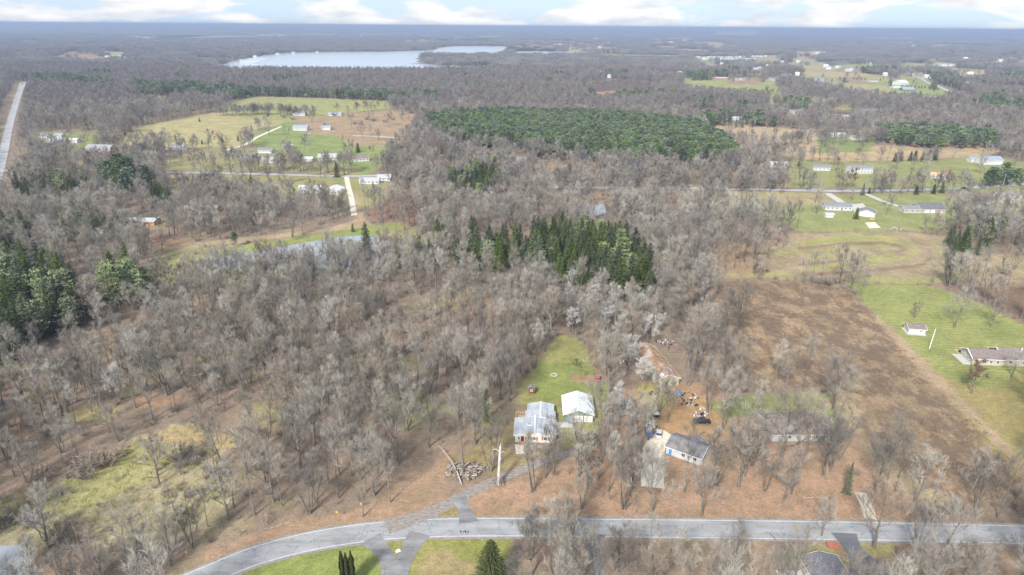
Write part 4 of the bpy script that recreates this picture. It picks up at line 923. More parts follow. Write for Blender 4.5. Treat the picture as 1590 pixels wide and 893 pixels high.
    for (x0, y0, x1, y1) in ((-1.8, -2.7, -1.8, 2.7), (-1.8, 2.7, 1.8, 2.7)):
        n = 5
        for i in range(n+1): rl.box((x0+(x1-x0)*i/n, y0+(y1-y0)*i/n, 1.05), (.1, .1, 1.0))
        rl.box(((x0+x1)/2, (y0+y1)/2, 1.58), (max(.16, abs(x1-x0)), max(.16, abs(y1-y0)), .08)); rl.box(((x0+x1)/2, (y0+y1)/2, 1.1), (max(.08, abs(x1-x0)), max(.08, abs(y1-y0)), .08))
    ob('deck_rail', rl.mesh('deck_rail', M_newwood), t, dk.location)
M_beige2 = mat('off_white_siding', [(.50, .50, .46), (.62, .62, .58)], 1.2, .7)
build_main_house()
def build_garage():
    a, b = gp(877, 656), gp(921, 655); W = float(np.hypot(*(b-a))); c = (a+b)/2; rz = R(-1.5); D = 11.5
    t = gable('garage', 'detached garage with a bright white metal gable roof and two white overhead doors', (float(c[0]), float(c[1]+D/2), 0), rz, W, D, 2.9, 1.7, 'y', M_dgreen, M_rwhite, .5, wins=False, ribs=.9, cat='garage', gdoors=((0.0, 2.5), (3.1, 2.5)))
    d = MB(); d.box((-W/2+1.2, -D/2-.06, 1.1), (.9, .06, 2.0)); ob('door', d.mesh('door', M_dgreen), t)
    for x in (-1.9,): add_window(t, x, -D/2-.03, 1.5, 'front', .9, .9)
    k = MB()
    for i in range(9): k.box((-W/2-.03, -D/2+.6+i*1.25, 1.4), (.05, .08, 2.8))
    ob('batten', k.mesh('batten', M_dgreen), t)
build_garage()
def build_grey_house():
    a, b, c = gp(1034, 704), gp(1087, 723), gp(1107, 704); v = b-a; W = float(np.hypot(*v)); rz = math.atan2(v[1], v[0]); D = float(np.hypot(*(c-b)))
    D = min(max(D, 7.5), 9.5); fw = np.array([-math.sin(rz), math.cos(rz)]); ctr = (a+b)/2+fw*D/2
    t = gable('house', 'grey house with patched charcoal roof set at an angle beside the pale gravel drive', (float(ctr[0]), float(ctr[1]), 0), rz, W, D, 2.6, 1.5, 'x', M_greyw, M_rdark2, .5, doors=((-W/2+1.3, M_bluep),), vents=2)
    r = MB(); r.prism([(-2.6, 2.6), (2.6, 2.6), (0, 4.02)], 0, 3.4); ob('rear_gable', r.mesh('rear_gable', M_rdark2), t, (1.0, D/2-2.6, 0.18))
    g_ = MB(); g_.box((0, 0, 1.0), (.9, .5, 1.9)); ob('downspout', g_.mesh('downspout', M_trim), t, (W/2+.3, -D/2+.4, 0), sc=(.12, .2, 1.3))
    return t
M_rdark2 = mat('patched_charcoal_shingles', [(.095, .09, .105), (.15, .15, .17), (.19, .185, .20), (.30, .22, .16)], .5, .9, detail=8)
build_grey_house()
def build_barn():
    a, b = gp(1019, 598), gp(1055, 600); W = float(np.hypot(*(b-a))); rz = R(9); D = 26; fw = np.array([-math.sin(rz), math.cos(rz)]); c = (a+b)/2+fw*D/2
    t = gable('pole_barn', 'long low pole barn with a pale roof half covered by rusty fallen leaves', (float(c[0]), float(c[1]), 0), rz, W, D, 2.8, 1.7, 'y', M_barnw, M_rrust, .4, wins=False, cat='barn')
    dd = MB(); dd.box((0, 0, 1.25), (3.6, .07, 2.4)); ob('sliding_door', dd.mesh('sliding_door', M_barnw2), t, (-.4, -D/2-.06, 0))
    for s, o_ in ((-1, .1), (1, -.2)):
        p_ = MB(); p_.box((0, 0, 0), (1.5, 2.2, .05)); ob('bare_roof_sheet', p_.mesh('bare_roof_sheet', M_rwhite), t, (s*W*.27, -D/2+3+s*2, 2.8+1.7*(1-.54)+.36), (0, s*math.atan(1.7/(W/2)), 0))
M_barnw = mat('yellowed_siding', [(.36, .34, .22), (.46, .44, .31)], .8, .8); M_barnw2 = mat('pale_green_door', [(.33, .34, .24), (.4, .41, .3)], 1, .7)
build_barn()
def build_long_house():
    a, b = gp(1199, 686), gp(1297, 684); v = b-a; W = float(np.hypot(*v)); rz = math.atan2(v[1], v[0])+R(-1); D = 12.5; fw = np.array([-math.sin(rz), math.cos(rz)]); c = (a+b)/2+fw*D/2
    t = gable('house', 'long low mottled-brown-roofed house behind bare trees, with a green lawn behind it', (float(c[0]), float(c[1]), 0), rz, W, D, 2.6, 1.5, 'x', M_white, M_rmott, .6, wins=False)
    add_window(t, -W*.24, -D/2-.03, 1.5, 'front', 1.3, 1.1)
    for i in range(5): add_window(t, W*.08+i*1.15, -D/2-.03, 1.65, 'front', .9, 1.5)
    door(t, W*.3, -D/2-.05, 'front', M_darkw)
    for yy in (-3, 1, 4): add_window(t, -W/2-.03, yy, 1.5, 'left', 1.0, 1.0)
build_long_house()
def build_near_roof():
    a, b = gp(1272, 934), gp(1330, 934); W = float(np.hypot(*(b-a))); D = 12; c = (a+b)/2
    t = gable('house', 'dark-roofed house cut off by the bottom edge, beside the dark asphalt drive', (float(c[0]), float(c[1]+D/2-1), 0), R(2), W, D, 2.6, 1.2, 'y', M_beige, M_rdark, .4)
    p = MB(); p.box((0, 0, .1), (6, 5, .2)); ob('patio', p.mesh('patio', M_conc), t, (-W/2-3.4, D/2-4, 0))
    a = gp(1259, 886); q = MB()
    for i in range(8):
        q.box((-.6+.35*(i % 4), -2+i*.55, .25+.08*(i % 3)), (1.6, .62, .12), rz=.2*math.sin(i*2), rx=.12*math.cos(i*3))
    o = ob('tarp', q.mesh('tarp', M_ltblue), None, (a[0], a[1], .2), (0, 0, .35), label='crumpled pale blue tarp on the patio beside the dark roof at the bottom edge', category='tarp')
build_near_roof()
def build_right_ranch():
    a, b = gp(1509, 566), gp(1640, 575); v = b-a; W = float(np.hypot(*v)); rz = math.atan2(v[1], v[0])+R(2); D = 9; fw = np.array([-math.sin(rz), math.cos(rz)]); ri = np.array([math.cos(rz), math.sin(rz)])
    c = a+ri*5.5+fw*D/2
    t = thing('house', 'brown-shingled ranch house with white corner trim at the right edge of the striped lawn', 'house', (float(a[0]), float(a[1]), 0), rz)
    KEEP.append((c[0], c[1], 9)); KEEP.append((c[0]+14, c[1], 12))
    for x0, x1, y0, y1, hw, rise in ((0, 11, 0, 9, 2.7, 1.9), (11.2, 34, .8, 11, 2.7, 2.3)):
        w_ = MB(); ym = (y0+y1)/2; w_.prism([(y0, -.5), (y1, -.5), (y1, hw), (ym, hw+rise), (y0, hw)], -x1, -x0); w_.v = [(-y_, x, z) for x, y_, z in w_.v]; ob('wall', w_.mesh('wall', M_beige), t)
        r = MB(); e = (y1-y0)/2+.45; sl = rise/((y1-y0)/2); z1 = hw+rise+.05
        for s in (-1, 1):
            pr = [(ym, z1), (ym+s*e, z1-sl*e), (ym+s*e, z1-sl*e+.15), (ym, z1+.15)]; r.prism(pr if s < 0 else pr[::-1], -x1-.4, -x0+.4)
        r.v = [(-y_, x, z) for x, y_, z in r.v]; ob('roof', r.mesh('roof', M_rbrown), t)
        f = MB()
        for s in (-1, 1):
            pr = [(ym, z1-.16), (ym+s*e, z1-sl*e-.16), (ym+s*e, z1-sl*e+.2), (ym, z1+.2)]; f.prism(pr if s < 0 else pr[::-1], -x0+.42, -x0+.6)
        f.box((y0-.5, -(x0+x1)/2, z1-sl*e+.02), (.1, x1-x0+.8, .2)); f.v = [(-y_, x, z) for x, y_, z in f.v]; ob('trim', f.mesh('trim', M_trim), t)
    for x, w_ in ((1.6, 1.0), (4.2, 1.6), (6.6, 1.0), (9, 1.0)): add_window(t, x, -.03, 1.5, 'front', w_, 1.2)
    for y_ in (2.5, 6): add_window(t, -.03, y_, 1.5, 'left', .9, 1.0)
    for x in (11.3, 16, 21, 27): q = MB(); q.box((x, .7, 1.3), (.28, .2, 2.7)); ob('corner_post', q.mesh('corner_post', M_trim), t)
    for x in (14, 19, 24): add_window(t, x, .75, 1.5, 'front', 1.4, 1.2)
    q = MB(); q.tube([(19, 4.5, 4), (19, 4.5, 5.9)], [.22, .22], 8, cap=True); ob('flue', q.mesh('flue', M_trim), t)
    pa = MB(); pa.box((-1.6, 4.2, .06), (3.4, 9, .12)); ob('side_path', pa.mesh('side_path', M_conc), t)
    de = MB(); de.box((3.5, 11.2, .12), (8, 3.2, .24)); ob('brick_patio', de.mesh('brick_patio', M_brick2), t)
M_brick2 = mat('salmon_paving', [(.34, .17, .11), (.5, .30, .22), (.55, .48, .4)], 1.3, .85)
build_right_ranch()
t = house('small white garden shed with a brown shingle roof on the striped lawn', 1425, 519, 24, 5.6, -10, 2.3, 1.2, name='shed', rm=M_rbrown, wins=False, cat='shed')
add_window(t, 1.4, -2.83, 1.4, 'front', .7, .7); x, y, z = at(1424, 520); ap = MB(); ap.box((0, 0, 0), (7.6, 7.4, .1)); ob('apron', ap.mesh('apron', M_conc), t, (-.3, -.4, .06))

HS = [ # label, px, py, width px, kwargs
 ('long white ranch house with grey roof and a concrete drive curving behind it', 1303, 327, 40, dict(D=9, rz=-4, doors=((2, M_darkw),), vents=2)),
 ('white detached garage with a grey roof and an orange mower parked before it', 1351, 337, 24, dict(D=11, rz=-28, name='garage', cat='garage', gdoors=((1.2, 2.6),), ridge='y', wins=False)),
 ('tiny white shed with a flat pale roof on the lawn left of the white garage', 1288, 338, 12, dict(D=3.2, hw=2.2, rise=.8, name='shed', cat='shed', rm=M_rpale, wins=False)),
 ('long grey-roofed house with dark garage doors behind the pale lane', 1448, 331, 40, dict(D=13, rise=3, rm=M_rdark, wm=M_beige, gdoors=((-4, 2.4), (0, 2.4)))),
 ('low grey wing joined to the left of the long grey-roofed house', 1416, 331, 25, dict(D=9, rm=M_rgrey, wm=M_beige)),
 ('yellow two-storey house with dark roof and a back deck at the right edge', 1566, 316, 34, dict(D=9, hw=5.4, storeys=2, wm=M_cream, rm=M_rgrey, rz=-6)),
 ('low grey house half hidden by evergreens near the right edge', 1566, 356, 28, dict(D=9, rm=M_rgrey, wm=M_greyw, rz=12)),
 ('white house with grey roof above a short concrete apron, left of the two-storey grey one', 1277, 265, 24, dict(D=8, rz=-8, rm=M_rgrey)),
 ('pale grey two-storey house behind a rust-brown oak beside the country road', 1337, 270, 36, dict(D=9, hw=5, storeys=2, wm=M_greyw, rm=M_rgrey, rz=6)),
 ('white house with an orange-tan roof among trees, below the harvested field', 1463, 278, 27, dict(D=9, rm=M_rorange, rz=-20)),
 ('large white barn with a blue-grey roof beside the harvested field at the right', 1541, 256, 31, dict(D=12, hw=4.2, rise=3, rm=M_rblue, name='barn', cat='barn', rz=5, wins=False)),
 ('small white garage beside the large blue-roofed barn', 1515, 252, 15, dict(D=8, rm=M_rblue, name='garage', cat='garage', wins=False)),
 ('pale house with a white roof at the left end of the lawns, behind thin trees', 1210, 260, 26, dict(D=8, rm=M_rpale)),
 ('cream house with a pale roof on the slope behind a row of small dark spruces', 1195, 167, 18, dict(D=11, hw=5, storeys=2, wm=M_cream, rm=M_rpale, rz=-20)),
 ('white two-storey house with a dark window wall, right of the cream house', 1237, 179, 20, dict(D=12, hw=5.5, storeys=2, rz=25)),
 ('pale roofed house in the hollow beyond the tree belt', 1308, 184, 26, dict(D=12, rm=M_rpale, wm=M_tanw, rz=-15)),
 ('white house showing between bare trees behind the harvested field', 1302, 213, 24, dict(D=10, rm=M_rpale)),
 ('second white house among bare trees behind the harvested field, nearer the green lawn', 1333, 217, 22, dict(D=10, rz=8)),
 ('pale house behind the belt of small firs, leftmost of the pair behind the pine plantation', 1090, 186, 20, dict(D=10, wm=M_greyw, rm=M_rpale)),
 ('pale house behind the belt of small firs, rightmost of the pair behind the pine plantation', 1142, 187, 22, dict(D=10, wm=M_greyw, rm=M_rpale)),
 ('long orange-walled house on the green hill before a row of dark firs', 1118, 123, 22, dict(D=14, wm=M_brick, rm=M_rpale, rz=2)),
 ('pale cottage on the green hill right of the orange-walled house', 1150, 125, 13, dict(D=12, rm=M_rpale, wm=M_cream)),
 ('grey hipped house in trees right of the green hill', 1206, 125, 20, dict(D=16, rise=3.5, wm=M_greyw)),
 ('white-trimmed blue-grey house in the middle of the far hamlet', 1272, 127, 24, dict(D=16, rise=4, rm=M_rblue)),
 ('low white house left of the blue-grey house in the far hamlet', 1255, 127, 12, dict(D=12)),
 ('pale house on the crest left of the far hamlet', 1222, 118, 13, dict(D=12, rm=M_rgrey, wm=M_cream)),
 ('dark blue-grey house standing alone at the foot of the green field', 1322, 145, 17, dict(D=14, hw=5, storeys=2, wm=M_darkw, rm=M_rblue, rz=12)),
 ('long low white house with grey roof above the mown green field', 1357, 127, 12, dict(D=12)),
 ('big bright white barn with double gables on the far hill', 1402, 132, 17, dict(D=22, hw=5, rise=5, rm=M_rwhite, name='barn', cat='barn', wins=False, rz=25)),
 ('blue-grey roofed house below the bright white barn', 1411, 141, 18, dict(D=16, rise=4, rm=M_rblue, wm=M_darkw)),
 ('pale metal-roofed outbuilding left of the bright white barn', 1393, 137, 12, dict(D=14, rm=M_rmetal, wins=False, name='outbuilding', cat='outbuilding')),
 ('long low white building beside a round dark fir, below the far garden', 1410, 152, 20, dict(D=10, hw=2.4, rise=1.2, rm=M_rwhite, wins=False, name='outbuilding', cat='outbuilding')),
 ('long pale poultry shed near the distant road bend', 1450, 153, 21, dict(D=10, hw=2.4, rise=1.2, rm=M_rpale, wins=False, name='outbuilding', cat='outbuilding')),
 ('small white farmhouse with steep roof far behind the tan field', 1386, 112, 7, dict(D=12, hw=5, rise=5, rm=M_rwhite)),
 ('white house in trees just right of the distant road', 1441, 122, 9, dict(D=14, hw=5, rise=4, rm=M_rwhite)),
 ('long grey roof among dark trees at the far right', 1516, 132, 24, dict(D=18, rise=3, rm=M_rpale, wm=M_greyw, rz=-10)),
 ('pale warehouse far right, left one of two by the quarry', 1464, 103, 12, dict(D=40, hw=6, rise=2, rm=M_rpale, name='warehouse', cat='warehouse', wins=False)),
 ('pale warehouse far right, right one of two by the quarry', 1482, 103, 18, dict(D=40, hw=6, rise=2, rm=M_rpale, name='warehouse', cat='warehouse', wins=False)),
 ('large white commercial building far beyond the mobile homes', 1270, 84, 8, dict(D=40, hw=8, rise=2, rm=M_rwhite, name='warehouse', cat='warehouse', wins=False)),
 ('second white commercial building beside the large one far off', 1283, 83, 7, dict(D=40, hw=6, rise=2, rm=M_rpale, name='warehouse', cat='warehouse', wins=False)),
 ('long white school-like building near the far left skyline', 264, 67, 20, dict(D=60, hw=8, rise=2, rm=M_rwhite, name='large_building', cat='building', wins=False)),
 ('small dark-topped block left of the long white building on the far left', 244, 66, 5, dict(D=30, hw=14, rise=2, rm=M_rdark, name='large_building', cat='building', wins=False)),
 ('white farmhouse under big bare trees, nearest the left road', 67, 217, 13, dict(D=9, hw=4, rise=2.6)),
 ('white cottage with grey roof behind the left farmstead', 90, 214, 11, dict(D=9, rm=M_rblue)),
 ('white gabled farmhouse at the centre of the left farmstead', 84, 228, 17, dict(D=10, hw=5, rise=3, storeys=2, rm=M_rpale, rz=15)),
 ('white box-shaped shed in the grass right of the left farmhouses', 113, 222, 14, dict(D=8, hw=3.4, rise=.8, rm=M_rwhite, name='shed', cat='shed', wins=False)),
 ('small white outbuilding at the left end of the red barn', 126, 243, 10, dict(D=7, hw=2.6, rise=1, rm=M_rwhite, name='shed', cat='shed', wins=False)),
 ('small pale shed among shrubs right of the red barn', 196, 239, 10, dict(D=7, hw=2.8, rise=1.2, rm=M_rpale, name='shed', cat='shed', wins=False)),
 ('long low pale-roofed shed slanting behind the farm shrubs', 272, 233, 25, dict(D=9, rz=28, rm=M_rpale, wm=M_greyw, name='shed', cat='shed', wins=False)),
 ('white house with a blue-grey roof at the edge of the hay field', 466, 203, 22, dict(D=10, hw=3.2, rise=3, rm=M_rblue)),
 ('small white garage with a blue-grey roof right of the hay-field house', 506, 202, 14, dict(D=9, hw=3, rise=2, rm=M_rblue, name='garage', cat='garage', wins=False)),
 ('pale grey house before the far tree belt', 464, 180, 19, dict(D=10, hw=3.4, rise=3, wm=M_greyw)),
 ('dim grey-roofed house among shrubs right of the pale grey one', 520, 180, 20, dict(D=10, rm=M_rblue, wm=M_greyw)),
 ('cottage with grey roof in the trees above the country road, left one', 412, 238, 22, dict(D=9, rm=M_rgrey, rz=-10)),
 ('cottage with a white flue in the trees above the country road, middle one', 446, 232, 15, dict(D=8, rm=M_rpale, rz=10)),
 ('white-walled bungalow with pale roof right behind the country road', 417, 253, 22, dict(D=9, rz=14, rm=M_rpale)),
 ('low pale-roofed house close to the country road, left of the silver one', 382, 247, 26, dict(D=9, rm=M_rgrey, wm=M_tanw)),
 ('silver-roofed house behind the dark spruce by the road', 507, 249, 28, dict(D=11, rise=2.8, rm=M_rpale, rz=12)),
 ('low white garage left of the silver-roofed house', 478, 251, 14, dict(D=7, rise=1.2, rm=M_rwhite, name='garage', cat='garage', wins=False)),
 ('pale brown roofed house at the right end of the country road', 556, 251, 28, dict(D=11, rise=2.4, rm=M_rbrown, rz=22)),
 ('white house with low white metal roof and raised centre below the country road', 480, 300, 34, dict(D=11, rise=2.2, rm=M_rwhite)),
 ('white metal-roofed gabled workshop right of the white house below the road', 518, 302, 24, dict(D=11, hw=3, rise=2, rm=M_rwhite, ridge='y', name='workshop', cat='workshop')),
 ('white house with pale roof at the head of the dirt lane, behind a spreading tree', 573, 286, 30, dict(D=9, rm=M_rpale)),
 ('low grey building right of the house at the head of the dirt lane', 596, 281, 20, dict(D=8, rm=M_rpale, wm=M_greyw, name='outbuilding', cat='outbuilding')),
 ('brick house with a pale metal roof on the wooded bank', 327, 330, 20, dict(D=8, hw=3, rise=.9, wm=M_brick, rm=M_rwhite)),
 ('flat silver-roofed wing left of the brick house on the wooded bank', 301, 330, 30, dict(D=8, hw=3, rise=.8, rm=M_rmetal, wm=M_beige)),
 ('long silver-roofed brick house among trees above the bank grass', 218, 350, 46, dict(D=8, hw=2.8, rise=.9, rm=M_rmetal, wm=M_brick, rz=-2)),
 ('small white house deep in the grey wood beside the pine plantation', 810, 253, 15, dict(D=8, rm=M_rpale)),
]
for lb, px, py, wpx, kw in HS: house(lb, px, py, wpx, **kw)
for i in range(3):
    pass
# red gambrel barn
def gambrel():
    loc, W = hp(154, 243, 40, 13); t = thing('barn', 'red gambrel barn with a weathered grey roof on the left farm', 'barn', loc, R(-6)); KEEP.append((loc[0], loc[1], 18)); VC.append((loc[0], loc[1], 20, 55))
    D = 13; hw = 5; pr = [(-D/2, -1), (D/2, -1), (D/2, hw), (D*.36, hw+3.4), (0, hw+5.2), (-D*.36, hw+3.4), (-D/2, hw)]
    w_ = MB(); w_.prism(pr, -W/2, W/2); w_.v = [(-y_, x, z) for x, y_, z in w_.v]; ob('wall', w_.mesh('wall', M_red), t)
    r = MB()
    for s in (-1, 1):
        for (x0, z0, x1, z1) in ((D/2+.4, hw-.5, D*.36, hw+3.45), (D*.36, hw+3.45, 0, hw+5.3)):
            q = [(s*x0, z0), (s*x1, z1), (s*x1, z1+.2), (s*x0, z0+.2)]; r.prism(q if s > 0 else q[::-1], -W/2-.5, W/2+.5)
    r.v = [(-y_, x, z) for x, y_, z in r.v]; ob('roof', r.mesh('roof', M_rpale2), t)
    for x, z in ((0, 2),): d = MB(); d.box((W/2+.06, 0, 2), (.08, 4, 4)); ob('barn_door', d.mesh('barn_door', M_red), t)
    for yy, z in ((0, 8), (-2.5, 5.5), (2.5, 5.5)): add_window(t, W/2+.05, yy, z, 'right', .9, 1.0)
    for x in (-8, 0, 8): add_window(t, x, -D/2-.05, 2, 'front')
M_rpale2 = mat('weathered_grey_roof', [(.22, .225, .24), (.32, .325, .34)], .5, .9)
gambrel()
# mobile homes in the far park: one look, laid in rows
k = 0
for row, (y_, x0, x1, n) in enumerate(((89.5, 1082, 1150, 13), (92.5, 1078, 1172, 15), (88.2, 1150, 1190, 7))):
    for i in range(n):
        px = x0+(x1-x0)*i/(n-1)+random.uniform(-1, 1); loc, _ = hp(px, y_+random.uniform(-.3, .3), 3, 16)
        gable('mobile_home', 'pale mobile home in the rows of the far park beyond the green hill', loc, R(random.choice((0, 0, 90))+random.uniform(-8, 8)), 13, 7, 3, 1.2, 'x', M_white, M_rpale if i % 3 else M_rwhite, .2, wins=False, group='mobile homes in the far park', cat='mobile home', keep=True)
# lake cottages
for i, (px, py) in enumerate(((664,91),(672,90.5),(681,91),(692,91.5),(703,91),(716,92),(724,91.5),(737,92),(749,92.5),(762,93),(775,92),(790,93),(806,91),(822,92),(700,87),(728,86.5),(760,87),(430,84.3),(455,83),(395,89.5),(492,81.7),(890,86),(860,95))):
    loc, _ = hp(px, py, 3, 10); g_ = gable('lake_cottage', 'small pale cottage among the trees along the far lake shore', loc, R(random.uniform(-40, 40)), random.uniform(11, 17), 9, 4, 3, 'x', random.choice((M_white, M_cream, M_greyw)), random.choice((M_rpale, M_rgrey, M_rwhite)), .3, wins=False, group='cottages along the lake shore', cat='cottage')
# scattered far houses
FH = [(180,78),(160,82),(215,74),(195,92),(420,60),(500,62),(530,52),(555,50),(600,57),(710,60),(735,59),(800,62),(843,58),(880,61),(925,60),(1000,62),(1042,66),(1100,58),(1130,56),(1180,60),(930,74),(900,72),(985,70),(870,70),(945,67),(1200,70),(1350,74),(1420,72),(1490,74),(1530,78),(1570,76),(1325,92),(1345,90),(1500,92),(1555,96),(1180,108),(1190,105),(930,114),(948,121),(870,113),(1375,118),(166,87),(186,90),(1035,90),(1240,97),(1215,98)]
_r = random.Random(77); FH += [(_r.uniform(1040, 1595), _r.uniform(72, 118)) for _ in range(34)]+[(_r.uniform(20, 1000), _r.uniform(54, 70)) for _ in range(12)]
for i, (px, py) in enumerate(FH):
    loc, _ = hp(px, py, 3, 10); gable('far_house', 'distant pale building showing as a light speck in the far woodland', loc, R(random.uniform(-40, 40)), random.uniform(10, 16)*(1+max(0, (95-py))/22), 12, 5, 3.5, 'x', M_white, random.choice((M_rpale, M_rwhite, M_rpale)), .3, wins=False, group='light specks of distant buildings', cat='building')
# water tower and mast on the horizon
x, y, z = at(561, 60); tw = thing('water_tower', 'slender white water tower standing above the far woods beyond the lake', 'tower', (x, y, z)); b = MB(); b.tube([(0, 0, 0), (0, 0, 30)], [2.2, 1.8], 8); ob('stem', b.mesh('stem', M_rwhite), tw); b = MB(); b.tube([(0, 0, 28), (0, 0, 31), (0, 0, 36), (0, 0, 39)], [2, 7, 7, 1], 12, cap=True); ob('tank', b.mesh('tank', M_rwhite), tw)
x, y, z = at(197, 64); tw = thing('radio_mast', 'thin pale radio mast in the far woods at the upper left', 'mast', (x, y, z)); b = MB(); b.tube([(0, 0, 0), (0, 0, 75)], [1.5, .8], 4); ob('lattice', b.mesh('lattice', M_rpale), tw)

# ------------------------------------------------------------------ vehicles
def car(label, px, py, m, rz, kind='car', sc=1.0):
    x, y, z = at(px, py); t = thing({'car': 'parked_car', 'pickup': 'pickup_truck', 'van': 'parked_van'}[kind], label, {'car': 'car', 'pickup': 'pickup', 'van': 'van'}[kind], (x, y, z), R(rz), sc=sc)
    b = MB(); gl = MB()
    if kind == 'pickup':
        L_ = 5.6; b.prism([(-2.8, .45), (2.7, .45), (2.8, .95), (1.5, 1.15), (-2.8, 1.12)], -.95, .95); cab = [(1.45, 1.15), (.75, 1.75), (-.7, 1.78), (-.95, 1.15)]
    elif kind == 'van':
        b.prism([(-2.5, .4), (2.5, .4), (2.55, 1.0), (1.9, 1.3), (1.5, 2.1), (-2.45, 2.15)], -.95, .95); cab = [(1.8, 1.3), (1.35, 1.95), (-2.2, 1.95), (-2.2, 1.3)]
    else:
        b.prism([(-2.25, .35), (2.2, .35), (2.28, .75), (1.2, .95), (-1.9, 1.0), (-2.28, .8)], -.88, .88); cab = [(1.15, .95), (.5, 1.42), (-1.0, 1.45), (-1.75, .98)]
    gl.prism(cab, -.80, .80); bo = ob('body', b.mesh('body', m), t); ob('window_band', gl.mesh('window_band', M_glass), t)
    r = MB(); (x1, z1), (x2, z2) = cab[1], cab[2]; r.prism([(x1+.05, z1-.02), (x2-.05, z2-.02), (x2-.02, z2+.06), (x1+.02, z1+.05)][::-1], -.78, .78); ob('roof_panel', r.mesh('roof_panel', m), t)
    if kind == 'pickup': bed = MB(); bed.box((-1.85, 0, 1.13), (1.6, 1.6, .04)); ob('truck_bed', bed.mesh('truck_bed', M_black), t)
    wme = MB(); wme.tube([(0, -.13, 0), (0, .13, 0)], [.36, .36], 12, cap=True); wm = wme.mesh('wheel', M_tyre); rim = MB(); rim.tube([(0, -.15, 0), (0, .15, 0)], [.19, .19], 8, cap=True); rm_ = rim.mesh('rim', M_metal)
    for xx in (-1.5, 1.5):
        for yy in (-.85, .85): ww = ob('wheel', wm, t, (xx, yy, .36)); ob('rim', rm_, ww)
    for yy in (-.6, .6):
        h = MB(); fx = 2.27 if kind == 'car' else (2.76 if kind == 'pickup' else 2.53); h.box((0, 0, 0), (.08, .3, .16)); ob('headlight', h.mesh('headlight', M_trim), t, (fx, yy, .72)); h2 = MB(); h2.box((0, 0, 0), (.06, .25, .16)); ob('tail_light', h2.mesh('tail_light', M_redpaint), t, (-fx-.01, yy, .75))
    KEEP.append((x, y, 3.5)); return t
car('small red car parked at the edge of the lawn under bare branches', 928, 590, M_redpaint, 80)
car('black pickup truck parked on the leaf-strewn yard above the angled grey house', 1089, 657, M_cblack, 180, 'pickup')
car('blue-grey old car left among the trees beside the junk', 969, 629, M_cblue, 75)
car('white and blue car parked at the top of the pale gravel drive', 1007, 675, M_cblue, 88, 'van', .95)
car('pale grey car parked on the gravel, right of the blue one', 1023, 676, M_cwhite, 76)
car('white car driving on the country road near the pale lane', 1265, 295, M_cwhite, 2)
car('dark car on the country road before the evergreens at the right', 1497, 293, M_cblack, -4)
car('grey car on the straight road at the left edge, far one', 35, 131, M_cgrey, 85, sc=1.2)
car('dark car beside the red roof at the far left farm', 37, 228, M_cgrey, 20)
car('pale car in the yard of the long grey-roofed house', 1372, 317, M_cgrey, 30)
car('white car on the garden drive of the left farm', 480, 208, M_cwhite, 0)
x, y, z = at(1354, 342); t = thing('ride_on_mower', 'orange ride-on mower before the white garage door', 'mower', (x, y, z)); b = MB(); b.box((0, 0, .55), (3.4, 1.3, .5), taper=.85); b.box((-.8, 0, 1.0), (1.0, 1.0, .5), taper=.8); ob('body', b.mesh('body', M_yellow), t); b = MB(); [b.tube([(xx, yy-.12, .3), (xx, yy+.12, .3)], [.3, .3], 10, cap=True) for xx in (-.9, .9) for yy in (-.5, .5)]; ob('wheels', b.mesh('wheels', M_tyre), t)
# flat trailer, cart, bin, tarp, junk heaps
def trailer(px, py, rz, label):
    x, y, z = at(px, py); t = thing('trailer', label, 'trailer', (x, y, 0), R(rz)); b = MB(); b.box((0, 0, .7), (4.2, 2, .12)); b.box((0, 1, .95), (4.2, .06, .4)); b.box((0, -1, .95), (4.2, .06, .4)); b.box((-2.1, 0, .95), (.06, 2, .4)); b.box((2.9, 0, .6), (1.6, .1, .1)); ob('bed', b.mesh('bed', M_log), t)
    w_ = MB(); w_.tube([(0, -.1, 0), (0, .1, 0)], [.36, .36], 10, cap=True); wm = w_.mesh('wheel', M_tyre)
    for xx in (-.5, .5):
        for yy in (-1.12, 1.12): ob('wheel', wm, t, (xx, yy, .36))
trailer(1006, 646, 95, 'flat grey utility trailer standing in the open yard')
def junk(label, px, py, cols, n, r, seed, tall=1.0):
    rng = random.Random(seed); x, y, z = at(px, py); t = thing('junk_heap', label, 'junk heap', (x, y, 0)); KEEP.append((x, y, r+1))
    r *= .85
    for i, m in enumerate(cols):
        b = MB()
        for k in range(n if m not in (M_redpaint, M_yellow, M_cblue) else 1):
            a = rng.uniform(0, 6.28); d = r*math.sqrt(rng.random()); c = (math.cos(a)*d, math.sin(a)*d*.7, rng.uniform(.15, .8)*tall)
            q = rng.random()
            if q < .45: b.box(c, (rng.uniform(.25, 1.0), rng.uniform(.25, .7), rng.uniform(.15, .6)), rz=rng.uniform(0, 3), taper=rng.uniform(.6, 1), rx=rng.uniform(-.3, .3))
            elif q < .75: b.tube([c, (c[0]+rng.uniform(-1.6, 1.6), c[1]+rng.uniform(-1, 1), c[2]+rng.uniform(-.1, .9))], [.06, .05], 4, cap=True)
            else: b.tube([(c[0], c[1], .05), (c[0]+rng.uniform(-.1, .1), c[1], .25+.4*rng.random())], [.32, .32], 9, cap=True)
        ob('scrap', b.mesh('scrap', m), t)
junk('heap of white and black scrap by the tree line, above the black pickup', 1088, 646, [M_white, M_black, M_metal, M_log], 9, 3.4, 1)
junk('black and red scrap heap in the yard, topmost on the right', 1070, 628, [M_black, M_cblue, M_redpaint, M_metal], 9, 3.2, 2)
junk('row of pale boards and old machinery along the wood edge', 1066, 617, [M_white, M_metal, M_log, M_black], 9, 5, 3)
junk('scatter of white and tan scrap with a yellow drum', 1092, 636, [M_white, M_tanw, M_yellow], 6, 2.2, 4)
